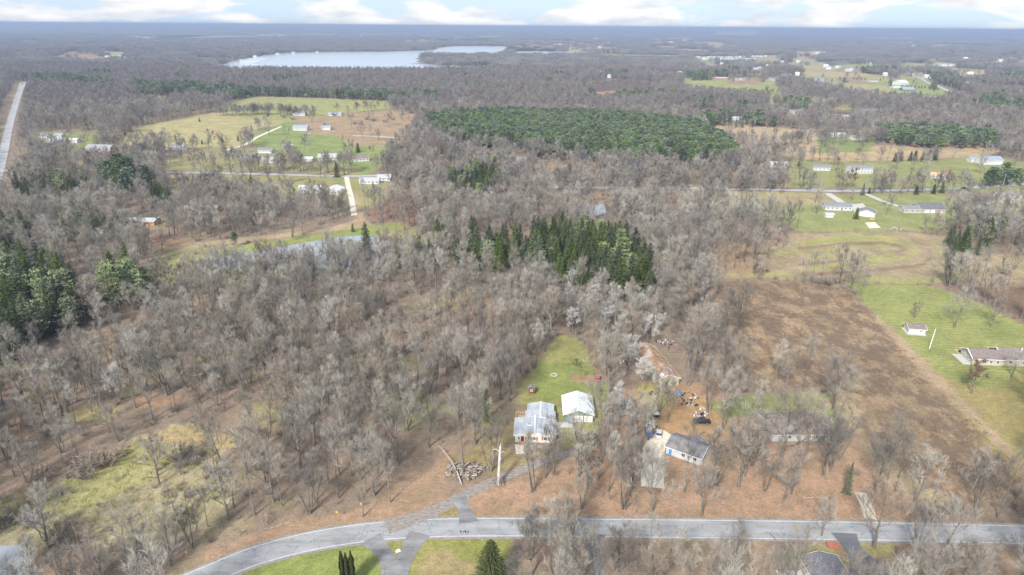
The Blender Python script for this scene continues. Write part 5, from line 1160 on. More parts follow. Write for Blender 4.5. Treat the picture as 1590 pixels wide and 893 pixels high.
junk('blue, white and black bins and boxes beside the parked cars', 1010, 662, [M_white, M_cblue, M_black, M_trim], 8, 2.2, 5)
junk('white and black boxes left of the flat trailer', 988, 632, [M_white, M_black, M_newwood], 6, 2.0, 6)
junk('pale heap of boards and covers under the trees, left of the flat trailer', 987, 645, [M_log, M_white, M_conc], 12, 3.6, 7)
junk('grey-brown tangle of old timber and metal under the trees', 972, 640, [M_log, M_metal, M_dgreen, M_brush], 12, 4, 8)
junk('pale broken things behind the leaf-covered barn', 1035, 532, [M_white, M_log, M_black, M_metal], 9, 5, 9)
junk('small dark brushy heap on the yellowed grass', 1013, 613, [M_black, M_log], 10, 1.5, 10)
junk('low reddish junk under the trees beside the gravel drive', 990, 656, [M_redpaint, M_log, M_brick], 7, 2.6, 11)
junk('pale odds and ends before the barn door', 1035, 606, [M_white, M_cblue, M_metal], 6, 3, 12)
junk('dark scrap and white sheets beside the silvery trees', 968, 564, [M_black, M_cblue, M_white], 6, 3, 13)
junk('grey pile of brush and rubble on the far lawn', 1393, 356, [M_log, M_brush, M_white], 22, 5.5, 14, .8)
junk('scrap row along the left of the barn', 1000, 560, [M_log, M_metal, M_white], 8, 4, 15)
x, y, z = at(1019, 647); t = thing('cart', 'white-topped black cart under a tree in the open yard', 'cart', (x, y, 0)); b = MB(); b.box((0, 0, .6), (1.6, 1.3, .9), taper=.9); ob('box', b.mesh('box', M_black), t); b = MB(); b.box((0, .1, 1.25), (1.9, 1.5, .35), taper=.8); ob('cover', b.mesh('cover', M_cwhite), t)
x, y, z = at(1054, 612); b = MB(); b.prism([(-1.2, 0), (1.1, 0), (.5, 1.3), (-.3, 1.6)], -.8, .8); ob('tarp', b.mesh('tarp', M_bluep), None, (x, y, 0), (0, 0, .4), label='bright blue tarp over a hump right of the barn door', category='tarp')
def bin_(px, py, m, label):
    x, y, z = at(px, py); t = thing('wheelie_bin', label, 'bin', (x, y, 0)); b = MB(); b.box((0, 0, .52), (.62, .68, .95), taper=1.12); ob('body', b.mesh('body', m), t); b = MB(); b.box((0, -.02, 1.05), (.76, .84, .1), taper=.9); ob('lid', b.mesh('lid', m), t)
bin_(882, 655, M_bluep, 'blue wheelie bin standing before the green garage wall'); bin_(1100, 680, M_darkw, 'dark bin alone in the yard behind the angled grey house'); bin_(1490, 548, M_black, 'black bin beside the end wall of the right-edge ranch house')
# play shed, woodpile, snag, fallen birch
x, y, z = at(825, 612); t = thing('play_tower', 'small red wooden playhouse with a grey roof at the lawn edge', 'playhouse', (x, y, 0)); KEEP.append((x, y, 4)); b = MB(); b.box((0, 0, 1.9), (2.0, 1.8, 1.4)); ob('cabin', b.mesh('cabin', M_redpaint2 if 'M_redpaint2' in globals() else M_red), t)
b = MB(); [b.box((sx*.9, sy*.8, .6), (.14, .14, 1.3)) for sx in (-1, 1) for sy in (-1, 1)]; ob('legs', b.mesh('legs', M_red), t); b = MB(); b.prism([(-1.3, 2.6), (0, 3.3), (1.3, 2.6), (1.3, 2.7), (0, 3.42), (-1.3, 2.7)][::-1], -1.15, 1.15); ob('roof', b.mesh('roof', M_rgrey), t); add_window(t, 0, -.93, 2.0, 'front', .7, .7)
lx, ly, lz = at(722, 733); t = thing('woodpile', 'big heap of cut logs and split trunks beside the wood edge', 'log pile', (lx, ly, 0)); KEEP.append((lx, ly, 8))
lg = []
for i in range(5): b = MB(); b.tube([(-1.9, 0, 0), (0, .05*i, .05), (1.9, 0, 0)], [.23, .21, .19], 7, cap=True); lg.append(b.mesh('log', M_log))
for i in range(130):
    a = random.uniform(0, 6.28); d = 4.6*math.sqrt(random.random()); zz = max(.2, 1.9*(1-d/5.4)*random.random()+.2)
    ob('log', lg[i % 5], t, (math.cos(a)*d, math.sin(a)*d*.75, zz), (random.gauss(0, .1), random.gauss(.1, .2), random.choice((.5, .6, 2.4, .9))+random.gauss(0, .45)), random.uniform(.55, 1.15))
def snag():
    x, y, z = at(774, 752); t = thing('dead_tree', 'tall pale broken-topped dead trunk beside the driveway', 'dead tree', (x, y, 0)); b = MB(); b.tube([(0, 0, -.3), (.1, 0, 3), (.3, .1, 8), (.5, .1, 11.5), (.55, .1, 13.5)], [.55, .45, .40, .34, .08], 9); ob('trunk', b.mesh('trunk', M_silver), t)
    b = MB(); b.tube([(.4, .1, 10.6), (-.6, 0, 11.6), (-1.6, 0, 11.5)], [.2, .15, .05], 5); b.tube([(.4, 0, 10), (1.2, .3, 10.6), (2.0, .4, 10.2)], [.12, .1, .03], 4); b.tube([(.45, 0, 11.5), (.1, 0, 12.8)], [.16, .03], 5); b.tube([(.3, 0, 8), (1.1, .3, 8.3)], [.1, .03], 4); ob('broken_limb', b.mesh('broken_limb', M_silver), t)
    b = MB(); rng = random.Random(4)
    for k in range(40): a = rng.uniform(0, 6.3); r = rng.uniform(.8, 2.4); b.tube([(math.cos(a)*r, math.sin(a)*r, -.1), (math.cos(a)*r*.55, math.sin(a)*r*.55, rng.uniform(.8, 2.2)), (.1, 0, rng.uniform(1.8, 4.5))], [.05, .05, .03], 3)
    ob('root_tangle', b.mesh('root_tangle', M_brush), t)
snag()
a, b_ = gp(717, 754), gp(686, 690); v = b_-a; Ln = float(np.hypot(*v)); b = MB(); b.tube([(0, 0, .3), (Ln*.2, 0, 1.5), (Ln*.45, .3, 1.9), (Ln*.8, 1.2, 1.5), (Ln, 1.9, .9)], [.2, .16, .12, .08, .02], 7)
for k in range(12): xx = random.uniform(.25, .95)*Ln; b.tube([(xx, .4, 1.6), (xx+random.uniform(0, 1.5), random.uniform(-2, 2), 1.6+random.uniform(-.8, 1.2))], [.05, .02], 3)
ob('leaning_tree', b.mesh('leaning_tree', M_pole), None, (a[0], a[1], 0), (0, 0, math.atan2(v[1], v[0])), label='pale leaning bare trunk slanting across the woodpile', category='dead tree')
# poles, signs, mailboxes
def pole(label, px, py, h, cross=1.6, m=None, rz=0, lean=0):
    x, y, z = at(px, py); t = thing('utility_pole', label, 'pole', (x, y, z), rz); b = MB(); b.tube([(0, 0, -.3), (lean, 0, h)], [.17, .11], 8, cap=True); ob('post', b.mesh('post', m or M_pole), t)
    if cross: b = MB(); b.box((lean*.93, 0, h*.94), (cross, .12, .14)); ob('crossarm', b.mesh('crossarm', m or M_pole), t)
pole('white wooden pole standing in the striped lawn beside the garden shed', 1443, 541, 8.6, 0, M_trim, lean=.6)
pole('pale utility pole with one crossarm at the edge of the brown weed field', 1301, 612, 5.2, 1.6, lean=.3)
pole('low pale T-shaped pole in the scrub at the corner of the weed field', 1429, 754, 3.2, 3.2)
pole('tall utility pole where the farm track meets the hay field', 428, 192, 14, 2.2)
pole('thin utility pole beside the bluish round tree by the hay field', 393, 203, 12, 1.8)
pole('bare pole beside the country road at the foot of the dirt lane', 540, 344, 12, 0, M_trunk)
pole('thin pale pole on the near side of the country road at the right', 1556, 292, 12, 2)
pole('utility pole by the far bank of the country road in the middle', 1218, 299, 11, 2)
def sign(label, px, py, h=2.2, dia=True):
    x, y, z = at(px, py); t = thing('road_sign', label, 'sign', (x, y, 0)); b = MB(); b.box((0, .03, h/2-.2), (.07, .05, h)); ob('post', b.mesh('post', M_metal), t); b = MB()
    if dia: b.prism([(0, h-.45), (.42, h), (0, h+.45), (-.42, h)], -.03, 0)
    else: b.box((0, -.02, h), (.45, .04, .55))
    ob('sign_face', b.mesh('sign_face', M_yellow), t)
sign('yellow diamond road sign on a post at the road bend below the wood', 524, 806); sign('small yellow marker in the grass by the curve, lower left', 290, 864, 1.3, False); sign('small yellow marker at the wood edge left of the driveway mouth', 561, 788, 1.2, False)
for i, (px, py, lb) in enumerate(((716, 829, 'dark mailbox on a post at the road edge, left one of the pair'), (723, 829, 'dark mailbox on a post at the road edge, right one of the pair'))):
    x, y, z = at(px, py); t = thing('mailbox', lb, 'mailbox', (x, y-.6, 0)); b = MB(); b.box((0, 0, .5), (.1, .1, 1.1)); ob('post', b.mesh('post', M_wood), t); b = MB(); b.box((0, 0, 1.2), (.25, .5, .22)); b.tube([(0, -.25, 1.31), (0, .25, 1.31)], [.13, .13], 8, cap=True); ob('box', b.mesh('box', M_black), t)
x, y, z = at(619, 856); b = MB(); b.prism([(-.7, 0), (.6, 0), (.4, .35), (-.3, .5)], -.3, .3); ob('boulder', b.mesh('boulder', M_trim), None, (x, y, 0), (0, 0, .5), label='white painted stone in the grass wedge between the two drives', category='stone')
x, y, z = at(1293, 848); b = MB(); b.prism([(-1.5, .0), (1.5, 0), (1.4, .5), (.2, .7), (-1.4, .6)], -.9, .9); ob('covered_sandbox', b.mesh('covered_sandbox', M_orangered), None, (x, y, 0), (0, 0, -.2), label='low red-orange covered box on the grass by the dark drive', category='box')
x, y, z = at(860, 582.5); b = MB(); rng = random.Random(3)
for k in range(12): b.box((math.cos(k*.524)*1.15, math.sin(k*.524)*1.15, .15), (.55, .4, .32), rz=k*.524+1.57, taper=.8)
ob('fire_ring', b.mesh('fire_ring', M_conc), None, (x, y, 0), label='ring of pale stones on the lawn behind the two buildings', category='fire pit')
# wooden post fence of the left farm / field boundary omitted where the photograph shows none
# ------------------------------------------------------------------ trees that stand out, one by one
NAMES = dict(wood='bare_tree', multi='bare_tree', open='bare_tree', silver='silvery_tree', rusty='rusty_tree', far='bare_tree', spruce='spruce_tree', pine='pine_tree', palepine='pine_tree', blue='blue_spruce', juniper='juniper_tree', farpine='pine_tree', farspruce='spruce_tree')
BASEH = dict(wood=17, multi=15, open=17, silver=13, rusty=12, far=15, spruce=15, pine=17, palepine=14, blue=9, juniper=7, farpine=16, farspruce=14, darkpine=17)
COUNT = {}
def tree(kind, x, y, sc, label, group=None, var=None, rz=None, wide=1.0, name=None):
    k = COUNT.get(kind, 0); COUNT[kind] = k+1
    T, K, _ = LIB[kind][(k if var is None else var) % len(LIB[kind])]
    nm = name or NAMES[kind]
    t = thing(nm, label, 'tree' if kind not in ('spruce', 'pine', 'juniper', 'blue', 'palepine', 'farpine', 'farspruce') else 'evergreen tree', (x, y, float(H(x, y))), random.uniform(0, 6.28) if rz is None else rz, group, (sc*wide, sc*wide, sc))
    ob('trunk', T, t); ob('crown', K, t); return t
def sing(kind, px, py, h, label, var=None, wide=1.0, keep=3.0, rz=None):
    if kind in ('open', 'multi', 'wood') and py > 430: h *= 1.18
    x, y, z = at(px, py); KEEP.append((x, y, keep)); return tree(kind, x, y, h/BASEH[kind], label, None, var, rz, wide)
SG = [
 ('open',1482,509,15,'tall forked bare tree with a wide V crown on the striped lawn'),('open',1539,509,11.5,'shorter bare spreading tree right of the tall forked one on the striped lawn'),
 ('multi',1419,494,7.5,'small dense round bare tree behind the garden shed'),('rusty',1509,612,12,'bare tree with yellowish twigs before the right-edge ranch house'),('open',1570,586,9,'thin bare tree before the right part of the ranch house'),
 ('open',1213,714,19,'big thick-trunked bare tree standing before the long brown-roofed house'),('multi',1212,782,17,'slender bare tree leaning right, in the orange leaves below the long house'),
 ('open',1146,755,17,'bare tree with several ascending stems left of the long house, on orange leaves'),('multi',1188,762,12,'shrubby bare tree beside the many-stemmed one, on orange leaves'),
 ('open',1278,740,16,'bare twin-stemmed tree in the orange leaves, right of the thick-trunked one'),('wood',1378,745,17,'tall thin pinkish-grey tree at the edge of the weed field'),
 ('open',1357,850,17,'gnarled old tree with long horizontal limbs by the dark drive'),('open',1276,832,9,'small wide bare tree at the road edge left of the gnarled one'),
 ('open',1011,800,16,'open bare tree standing over the pale gravel drive'),('multi',968,790,18,'tall bare tree just left of the gravel drive bottom'),
 ('open',846,742,13,'bare tree in the leaves between house and driveway'),('open',897,745,17,'big bare tree beside the driveway right of the white house'),('open',934,716,11,'round-crowned bare tree below the white garage'),
 ('wood',719,737,22,'very tall straight tree behind the woodpile'),('wood',712,672,15,'dark straight trunk left of the white house'),('multi',761,730,18,'pale forked tree before the house left corner'),
 ('open',791,624,17,'large bare tree behind the left corner of the white house'),('open',737,690,17,'grey bare tree left of the white house, beside the evergreen shade'),
 ('wood',902,590,5,'slim young tree in the middle of the lawn'),('rusty',892,573,4,'low dark brushy tree at the lawn back'),
 ('open',1035,655,13,'slender bare tree in the middle of the open yard'),('multi',1023,640,14,'pale forked tree beside the cart in the yard'),
 ('multi',1122,668,19,'tall grey bare tree at the right rim of the yard'),('multi',1100,640,19,'tall grey bare tree leaning over the scrap heaps'),('open',1131,625,17,'grey wide bare tree at the wood corner above the yard'),
 ('open',75,850,15,'bare tree with a forked trunk standing in the pale reeds'),('multi',265,866,14,'dark-trunked tree at the near edge of the reeds'),('multi',300,850,14,'leaning bare trees by the bend, above the yellow marker'),
 ('silver',888,445,9,'whitish feathery tree at the foot of the dark spruces, left one'),('silver',925,462,10,'whitish round tree at the foot of the dark spruces, middle one'),('silver',975,470,9,'whitish tree with a rusty middle at the spruce foot, right one'),
 ('silver',905,500,10,'pale silvery tree in the hollow below the spruces'),('silver',938,520,12,'largest silvery tree in the hollow below the spruces'),('silver',975,575,14,'silvery tree with bright twigs beside the leaf-covered barn'),('silver',985,330,13,'bright white feathery tree beside the dark pond'),('silver',715,300,11,'white-barked tree in the grey wood'),
 ('rusty',1172,430,8,'low brown tree at the corner of the meadow'),('multi',1215,385,17,'tall dark-stemmed tree clump at the meadow edge'),('multi',1205,382,15,'grey tree clump beside the dark-stemmed one at the meadow edge'),('wood',1185,345,10,'narrow brown column-like dead tree by the lawn corner'),
 ('open',1438,362,11,'spreading low bare tree at the far edge of the track meadow'),('open',1455,365,13,'bare tree leaning into the spreading one at the track meadow'),('multi',1550,385,13,'bare tree below the low grey house at the right'),('multi',1558,425,11,'bare tree with dark shrub at its foot at the right meadow edge'),
 ('rusty',1320,292,15,'wide rust-brown oak before the pale two-storey house'),('open',1268,332,17,'bare tree beside the tiny white shed'),('open',1376,332,13,'bare tree right of the white garage'),('open',1322,312,9,'thin bare tree on the lawn behind the long white ranch'),
 ('rusty',1367,296,12,'orange-tinged bare tree on the road verge by the lawn'),('open',1506,298,11,'brown bare tree at the road near the right evergreens'),('open',1470,326,14,'tall thin bare tree right of the long grey-roofed house'),
 ('open',136,218,15,'spreading bare tree behind the white box-shaped shed'),('open',55,236,15,'big dark bare tree near the left road, beside the farmhouse'),('open',68,240,14,'second leaning bare tree beside the left farmhouses'),
 ('spruce',393,305,17,'very large dark double-topped spruce below the country road'),('spruce',399,307,14,'lower dark companion of the double-topped spruce'),('spruce',326,304,12,'slim grey-green spruce in the grass below the country road'),('spruce',523,275,13,'dark full spruce right of the silver-roofed house'),
 ('spruce',248,316,18,'dark tall spruce, foremost of the trio on the wooded left'),('spruce',239,312,15,'dark spruce at the left of the trio on the wooded left'),('juniper',310,189,5,'lone spreading dark tree in the hay field'),
 ('blue',391,204,9,'bluish full tree where the farm track meets the field'),('juniper',346,222,6.5,'dark rounded evergreen at the hay field edge, left one'),('juniper',370,219,6,'dark rounded evergreen at the track mouth'),('blue',448,228,6,'small blue-grey spruce in the green pasture'),
 ('juniper',416,180,6,'dark round evergreen at the hay-field corner under the tree row'),('juniper',314,224,5,'dark small fir at the lower hay field edge'),('juniper',324,222,5.5,'second dark small fir at the lower hay field edge'),('juniper',280,226,5,'dark fir in the farm shrubs left'),
 ('juniper',556,237,10,'dark broad evergreen with brown edge in the green pasture'),('rusty',574,236,6,'small russet tree beside the broad evergreen'),('spruce',490,432,11,'narrow dark-green spruce on the pond bank'),('spruce',521,455,11,'dark green leaning spruce below the pond'),('palepine',545,398,10,'bright green pine on the pond shore'),('spruce',548,360,6,'small dark evergreen where the lane meets the pond grass'),('spruce',508,376,7,'small dark evergreen on the pond bank'),('pine',365,384,9,'round-topped dark pine over the bank grass'),
 ('juniper',1500,392,10,'full dark-green spruce in front of the evergreen group at the right'),('blue',1339,303,10,'dark blue-green spruce by the road, behind the long white ranch'),('juniper',1349,301,5,'small dark bush-like fir right of the blue-green spruce'),('juniper',1329,340,8,'yellow-green rounded cedar between the white ranch and its garage'),
 ('juniper',1386,282,9,'dark upright juniper in the lawn'),('juniper',1422,302,7.5,'dark green cone-shaped fir at the road, left one'),('juniper',1449,301,8,'dark green cone-shaped fir at the road, right one'),('spruce',1462,300,10,'tall dark fir at the road beside the bare trees'),
 ('juniper',1178,258,7,'slim dark fir at the beige field edge, left one'),('juniper',1240,258,5,'tiny dark fir at the beige field edge'),
 ('juniper',1389,251,9,'dark conical fir in the row by the beige field, first from left'),('juniper',1398,250,10,'dark conical fir in the row by the beige field, second from left'),('juniper',1413,250,9.5,'dark conical fir in the row by the beige field, third from left'),('juniper',1420,249,10,'dark conical fir in the row by the beige field, fourth from left'),('juniper',1432,249,9,'dark conical fir in the row by the beige field, fifth from left'),('juniper',1441,249,11,'tallest dark conical fir in the row by the beige field'),('juniper',1451,248,11,'dark conical fir in the row by the beige field, last at the right'),
 ('juniper',1428,151,12,'round dark fir by the long low white building'),('juniper',1472,151,13,'dark fir at the corner of the distant road'),('juniper',1519,173,13,'dark fir pair beside the distant road, left'),('juniper',1524,173,14,'dark fir pair beside the distant road, right'),
 ('open',1252,706,17,'wide bare tree before the middle of the long brown-roofed house'),('multi',1302,715,15,'many-stemmed bare tree at the right end of the long brown-roofed house'),('silver',1000,606,12,'pale feathery tree at the left front corner of the leaf-covered barn'),('multi',1066,600,18,'grey bare tree beside the right wall of the leaf-covered barn'),('open',1082,575,18,'big grey tree close behind the right side of the leaf-covered barn'),('open',1090,550,18,'big grey tree at the far right corner of the leaf-covered barn'),('multi',990,700,17,'fine-twigged bare tree left of the pale gravel drive'),('multi',965,720,18,'tall grey bare tree in the leaves left of the gravel drive'),
 ('spruce',755,655,13,'ivy-green narrow evergreen left of the white house'),('spruce',1314,768,11,'dark ivy-clad narrow tree in the leaves beside the weed field'),
]
for i, (kd, px, py, h, lb) in enumerate(SG): sing(kd, px, py, h, lb, var=i, wide=.5 if 'ivy' in lb else 1)
for i, (px, py) in enumerate(((1325,123),(1330,123.5),(1337,124),(1343,124),(1367,125),(1372,122),(1400,136),(1408,136),(1414,136),(1420,137),(1427,137),(1431,137),(1436,137),(1442,137),(1445,137),(1404,146),(1409,146),(1415,146),(1420,146),(1450,142),(1456,140),(1312,128),(1316,128))):
    x, y, z = at(px, py); tree('juniper', x, y, .8, 'small dark fir dotted along the far green field', 'small firs of the far green field'); KEEP.append((x, y, 5))
# columnar arborvitae group and the big cedar by the road
def column(label, px, py, h, r, seed):
    x, y, z = at(px, py, 0); t = thing('arborvitae', label, 'evergreen tree', (x, y, 0)); K = MB(); rng = random.Random(seed)
    for k in range(2600):
        zz = h*rng.random(); rr = r*min(1, (1-zz/h)*3.2+.06)*(.86+.14*math.sin(zz*2.2+seed))*rng.uniform(.72, 1.05); a = rng.uniform(0, 6.28); o = Vector((math.cos(a)*rr, math.sin(a)*rr, zz)); n_ = Vector((math.cos(a), math.sin(a), 0)); tg = Vector((-math.sin(a), math.cos(a), 0))
        w_ = rng.uniform(.08, .17); K.face([tuple(o-tg*w_-n_*.08), tuple(o+tg*w_-n_*.08), tuple(o+n_*rng.uniform(.02, .14)+Vector((0, 0, rng.uniform(.2, .5)))+tg*rng.gauss(0, .08))])
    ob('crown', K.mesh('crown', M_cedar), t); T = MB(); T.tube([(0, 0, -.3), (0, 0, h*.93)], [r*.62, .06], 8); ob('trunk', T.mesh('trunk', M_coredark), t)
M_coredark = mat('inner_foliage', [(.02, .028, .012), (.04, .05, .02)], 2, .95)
for lb, px, py, h, r, s in (('tall narrow column of arborvitae, left of the trio at the bottom edge', 534, 912, 10.2, .75, 1), ('tall narrow column of arborvitae, middle of the trio at the bottom edge', 541, 914, 10, .7, 2), ('tall narrow column of arborvitae, right of the trio at the bottom edge', 549, 912, 10.2, .75, 3), ('short arborvitae shoot at the left foot of the trio', 531, 912, 3.2, .4, 4)): column(lb, px, py, h, r, s)
T, K = spruce(91, 14.6, 5.0, step=.2, nb=19, power=.62, leaf=.27)
x, y, z = at(762, 918, 0); t = thing('cedar_tree', 'big dark green conical cedar at the bottom edge beside the lawn', 'evergreen tree', (x, y, 0)); ob('trunk', T.mesh('trunk', M_trunk), t); ob('crown', K.mesh('crown', M_cedar), t)
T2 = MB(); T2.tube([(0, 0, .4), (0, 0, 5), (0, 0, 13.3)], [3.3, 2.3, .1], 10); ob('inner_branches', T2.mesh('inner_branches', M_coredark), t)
KEEP += [(x, y, 6), (at(541, 912, 0)[0], at(541, 912, 0)[1], 4)]

# clear views the photograph shows: in front of (nearer than) a house the wood is thinner
CLR = [P2W(p) for p in ([(790,690),(870,690),(865,705),(800,705)], [(870,655),(925,655),(930,672),(870,672)], [(1003,690),(1030,668),(1110,690),(1100,760),(1040,760),(1030,735),(1000,735)], [(1480,560),(1610,570),(1610,600),(1480,590)], [(1010,596),(1062,598),(1062,622),(1010,622)],
  [(290,330),(345,330),(345,344),(290,346)], [(190,350),(245,348),(245,366),(190,368)], [(455,302),(545,302),(545,322),(455,322)], [(1250,330),(1400,335),(1400,360),(1250,360)], [(135,244),(180,242),(180,255),(130,256)], [(1400,332),(1475,330),(1475,350),(1400,350)], [(556,287),(605,286),(600,300),(556,300)])]
def density2(X, Y):
    d = density(X, Y)
    for p in CLR: d[pip(p, X, Y)] = 0
    for p in CL2: d[pip(p, X, Y)] *= .3
    return d
def evmask(X, Y):
    idx = np.full(X.shape, -1)
    for i, (k, p, sh, sp) in enumerate(EV):
        mn = p.min(0); mxx = p.max(0); q = np.where((X > mn[0]) & (X < mxx[0]) & (Y > mn[1]) & (Y < mxx[1]))[0]
        if len(q): q = q[pip(p, X[q], Y[q])]; idx[q] = i
    return idx
def infr(X, Y, h=14):
    a, b, d = proj(X, Y, H(X, Y)+h); a0, b0, d0 = proj(X, Y, H(X, Y)); return (a > -8) & (a < 1598) & (b < 884) & (d0 > 0), d0, a0, b0
SZ = P2W([(845,440),(930,455),(1005,475),(1045,540),(1015,640),(955,650),(935,560),(870,520)])
def szone(X, Y): return pip(SZ, X, Y)
# near and middle woods: bare trees
P = jgrid(92, 460, 6.6); 
PB = jgrid(460, 1000, 7.8, .84)
PC = jgrid(1000, 2100, 9.6, .82)
def sel(P_):
    X_, Y_ = P_[:, 0], P_[:, 1]; d = density2(X_, Y_)*np.clip(-.02+1.9*fbm(X_/30+4, Y_/30, 2), .2, 1); e = evmask(X_, Y_)
    share = np.array([v[2] for v in EV]+[0])[e]
    keep = (RS.rand(len(X_)) < d) & (RS.rand(len(X_)) > share); return X_[keep], Y_[keep]
Xa, Ya = sel(P); south = (Ya < 150); 
# the lawns south of the road and the road corner stay open
def openbottom(X, Y):
    a, b, d = proj(X, Y, np.zeros(X.shape)); return ~((a > 330) & (a < 785) & (b > 836)) & ~((a > 250) & (a < 420) & (b > 888))
k = openbottom(Xa, Ya); Xa, Ya = Xa[k], Ya[k]
v, dd, pa, pb = infr(Xa, Ya); v &= (pb < 930)
order = np.argsort(np.where(v, dd, 1e9)); n_ind = 236; chosen = order[:n_ind]; ch = np.zeros(len(Xa), bool); ch[chosen] = True
REGL = [(lambda a, b: (b > 836) & (a > 1180), 'in the wood below the road, right part'),
 (lambda a, b: (b > 836) & (a > 780), 'in the brush wood below the road, right of the cedar'),
 (lambda a, b: (a < 330) & (b > 800), 'in the near part of the lower left marsh'),
 (lambda a, b: (a < 345) & (b > 660), 'on the upper rim of the lower left marsh'),
 (lambda a, b: (a < 540) & (b > 690), 'in the wood above the road bend'),
 (lambda a, b: (a < 745) & (b > 690), 'in the wood left of the woodpile and driveway'),
 (lambda a, b: (a < 960) & (a >= 740) & (b > 640), 'in the leafy yard around the white house'),
 (lambda a, b: (a < 1340) & (a >= 740) & (b > 640), 'in the orange leaves between angled house and long house'),
 (lambda a, b: (a >= 1340), 'in the scrub below the brown weed field'),
 (lambda a, b: (a < 380), 'in the left wood above the marsh'),
 (lambda a, b: (a < 620), 'in the middle of the wide left wood'),
 (lambda a, b: (a < 860), 'in the wood just left of the white house'),
 (lambda a, b: a > -1e9, 'in the trees around the leaf-covered barn')]
KD = dict(wood='straight single-stemmed', multi='many-stemmed', open='wide-crowned', silver='pale whitish')
ORD = ['first', 'second', 'third', 'fourth', 'fifth', 'sixth', 'seventh', 'eighth', 'ninth', 'tenth']
sub = {}; info = {}
for i in chosen:
    for f, lb in REGL:
        if f(pa[i], pb[i]): break
    kd = ('wood', 'multi', 'wood', 'open')[i % 4] if RS.rand() > .02 else 'silver'
    if pb[i] > 836: kd = ('multi', 'open', 'multi')[i % 3]
    if szone(Xa[i:i+1], Ya[i:i+1])[0] and RS.rand() < .4: kd = 'silver'
    h = RS.uniform(14.5, 22)*(.7 if (pa[i] < 345 and pb[i] > 660) else 1)*(.62 if kd == 'silver' else 1)
    info[i] = (kd, lb, h); sub.setdefault((kd, lb), []).append(i)
for (kd, lb), l_ in sub.items():
    l_.sort(key=lambda q: pa[q])
    for r_, i in enumerate(l_):
        h = info[i][2]; base = KD[kd]+' bare tree '+lb; grp = None
        if len(l_) <= 10: label = base+(', %s such from the left' % ORD[r_] if len(l_) > 1 else '')
        else: label = base; grp = KD[kd]+' trees '+lb
        if len(label.split()) > 16: label = ' '.join(label.replace(' such from the left', ' from left').replace(' bare tree', ' tree').replace('the ', '').split()[:16])
        tree(kd, float(Xa[i]), float(Ya[i]), h/BASEH[kd], label, grp, name='bare_tree' if kd != 'silver' else None)
rest = ~ch; X_, Y_ = Xa[rest], Ya[rest]; sz = szone(X_, Y_) & (RS.rand(len(X_)) < .42); put('silvery_wood', [m[2] for m in LIB['silver']], X_[sz], Y_[sz], .55, 1.0, kind='stuff'); X_, Y_ = X_[~sz], Y_[~sz]
WM = [m[2] for k_ in ('wood', 'multi', 'open', 'wood') for m in LIB[k_]]
put('bare_woodland', WM, X_, Y_, .85, 1.3, kind='stuff')
Xb, Yb = sel(PB); put('middle_distance_woodland', [m[2] for k_ in ('wood', 'multi', 'open') for m in LIB[k_][:4]]+[m[2] for m in LIB['far']], Xb, Yb, .75, 1.2, kind='stuff')
Xc, Yc = sel(PC); put('distant_woodland', [m[2] for m in LIB['far']], Xc, Yc, .8, 1.15, kind='stuff')
# hedgerows and tree lines
def hedge(px0, px1, n, s0, s1, nm, meshes, w_=4, wpy=0):
    a, b = np.array(at(*px0)[:2]), np.array(at(*px1)[:2]); t_ = RS.rand(n); XY = a+(b-a)*t_[:, None]+RS.randn(n, 2)*w_; put(nm, meshes, XY[:, 0], XY[:, 1], s0, s1, kind='stuff')
FARM = [m[2] for m in LIB['far']]+[m[2] for m in LIB['open'][:2]]
HX = [((245,446),(610,430),34),((330,425),(600,414),12),((338,180),(400,178),30),((395,178),(480,180),36),((480,179),(600,172),10),((145,236),(260,220),24),((250,222),(345,206),0),((1165,228),(1300,222),34),((1080,215),(1165,226),26),((1300,224),(1420,216),26),((1090,297),(1220,297),30),((860,290),(1080,290),46),((1170,256),(1280,252),8),((400,264),(560,266),16),((255,300),(400,300),16),((1320,108),(1420,118),20),((1280,142),(1330,152),10),((1290,300),(1500,298),12),((430,180),(450,180),4),((860,300),(1070,302),30),((1190,238),(1300,250),3)]
hx = []
for a_, b_, n in HX:
    a, b = np.array(at(*a_)[:2]), np.array(at(*b_)[:2]); t_ = RS.rand(n)[:, None]; hx.append(a+(b-a)*t_+RS.randn(n, 2)*5)
hx = np.concatenate(hx); put('hedgerow_trees', FARM, hx[:, 0], hx[:, 1], .6, 1.0, kind='stuff')
# evergreens
inds = []
for i, (kd, p, sh, sp) in enumerate(EV):
    if kd == 'far': continue
    sp = sp or 7; mn, mxx = p.min(0), p.max(0); xs = np.arange(mn[0], mxx[0], sp); ys = np.arange(mn[1], mxx[1], sp); G = np.stack(np.meshgrid(xs, ys), -1).reshape(-1, 2)+RS.uniform(-.36, .36, (len(xs)*len(ys), 2))*sp
    G = G[pip(p, G[:, 0], G[:, 1])]; G = G[(RS.rand(len(G)) < sh)]
    if kd in ('pine', ) and i == 0: G = G[openish(G)] if 'openish' in globals() else G
    kk = {'darkpine': 'spruce'}.get(kd, kd)
    for x, y_ in G: inds.append((kk if RS.rand() > .12 or kd == 'pine' else 'palepine', x, y_, i))
ia = np.array([(x, y_) for _, x, y_, _ in inds]); v, dd, pa, pb = infr(ia[:, 0], ia[:, 1]); od = np.argsort(np.where(v, dd, 1e9))
lim = 320; cnt = {}; chosen = set()
for j in od:
    fam = 'pine' if 'pine' in inds[j][0] else 'spruce'
    if v[j] and cnt.get(fam, 0) < (290 if fam == 'pine' else 200): chosen.add(int(j)); cnt[fam] = cnt.get(fam, 0)+1
EL = {0: ('green pine of the dense plantation', 'pines of the plantation'), 1: ('dark pine in the grey wood below the plantation', 'dark pines in the wood'), 2: ('dark spruce of the cluster amid the woods', 'spruces of the middle cluster')}
rp_ = {}
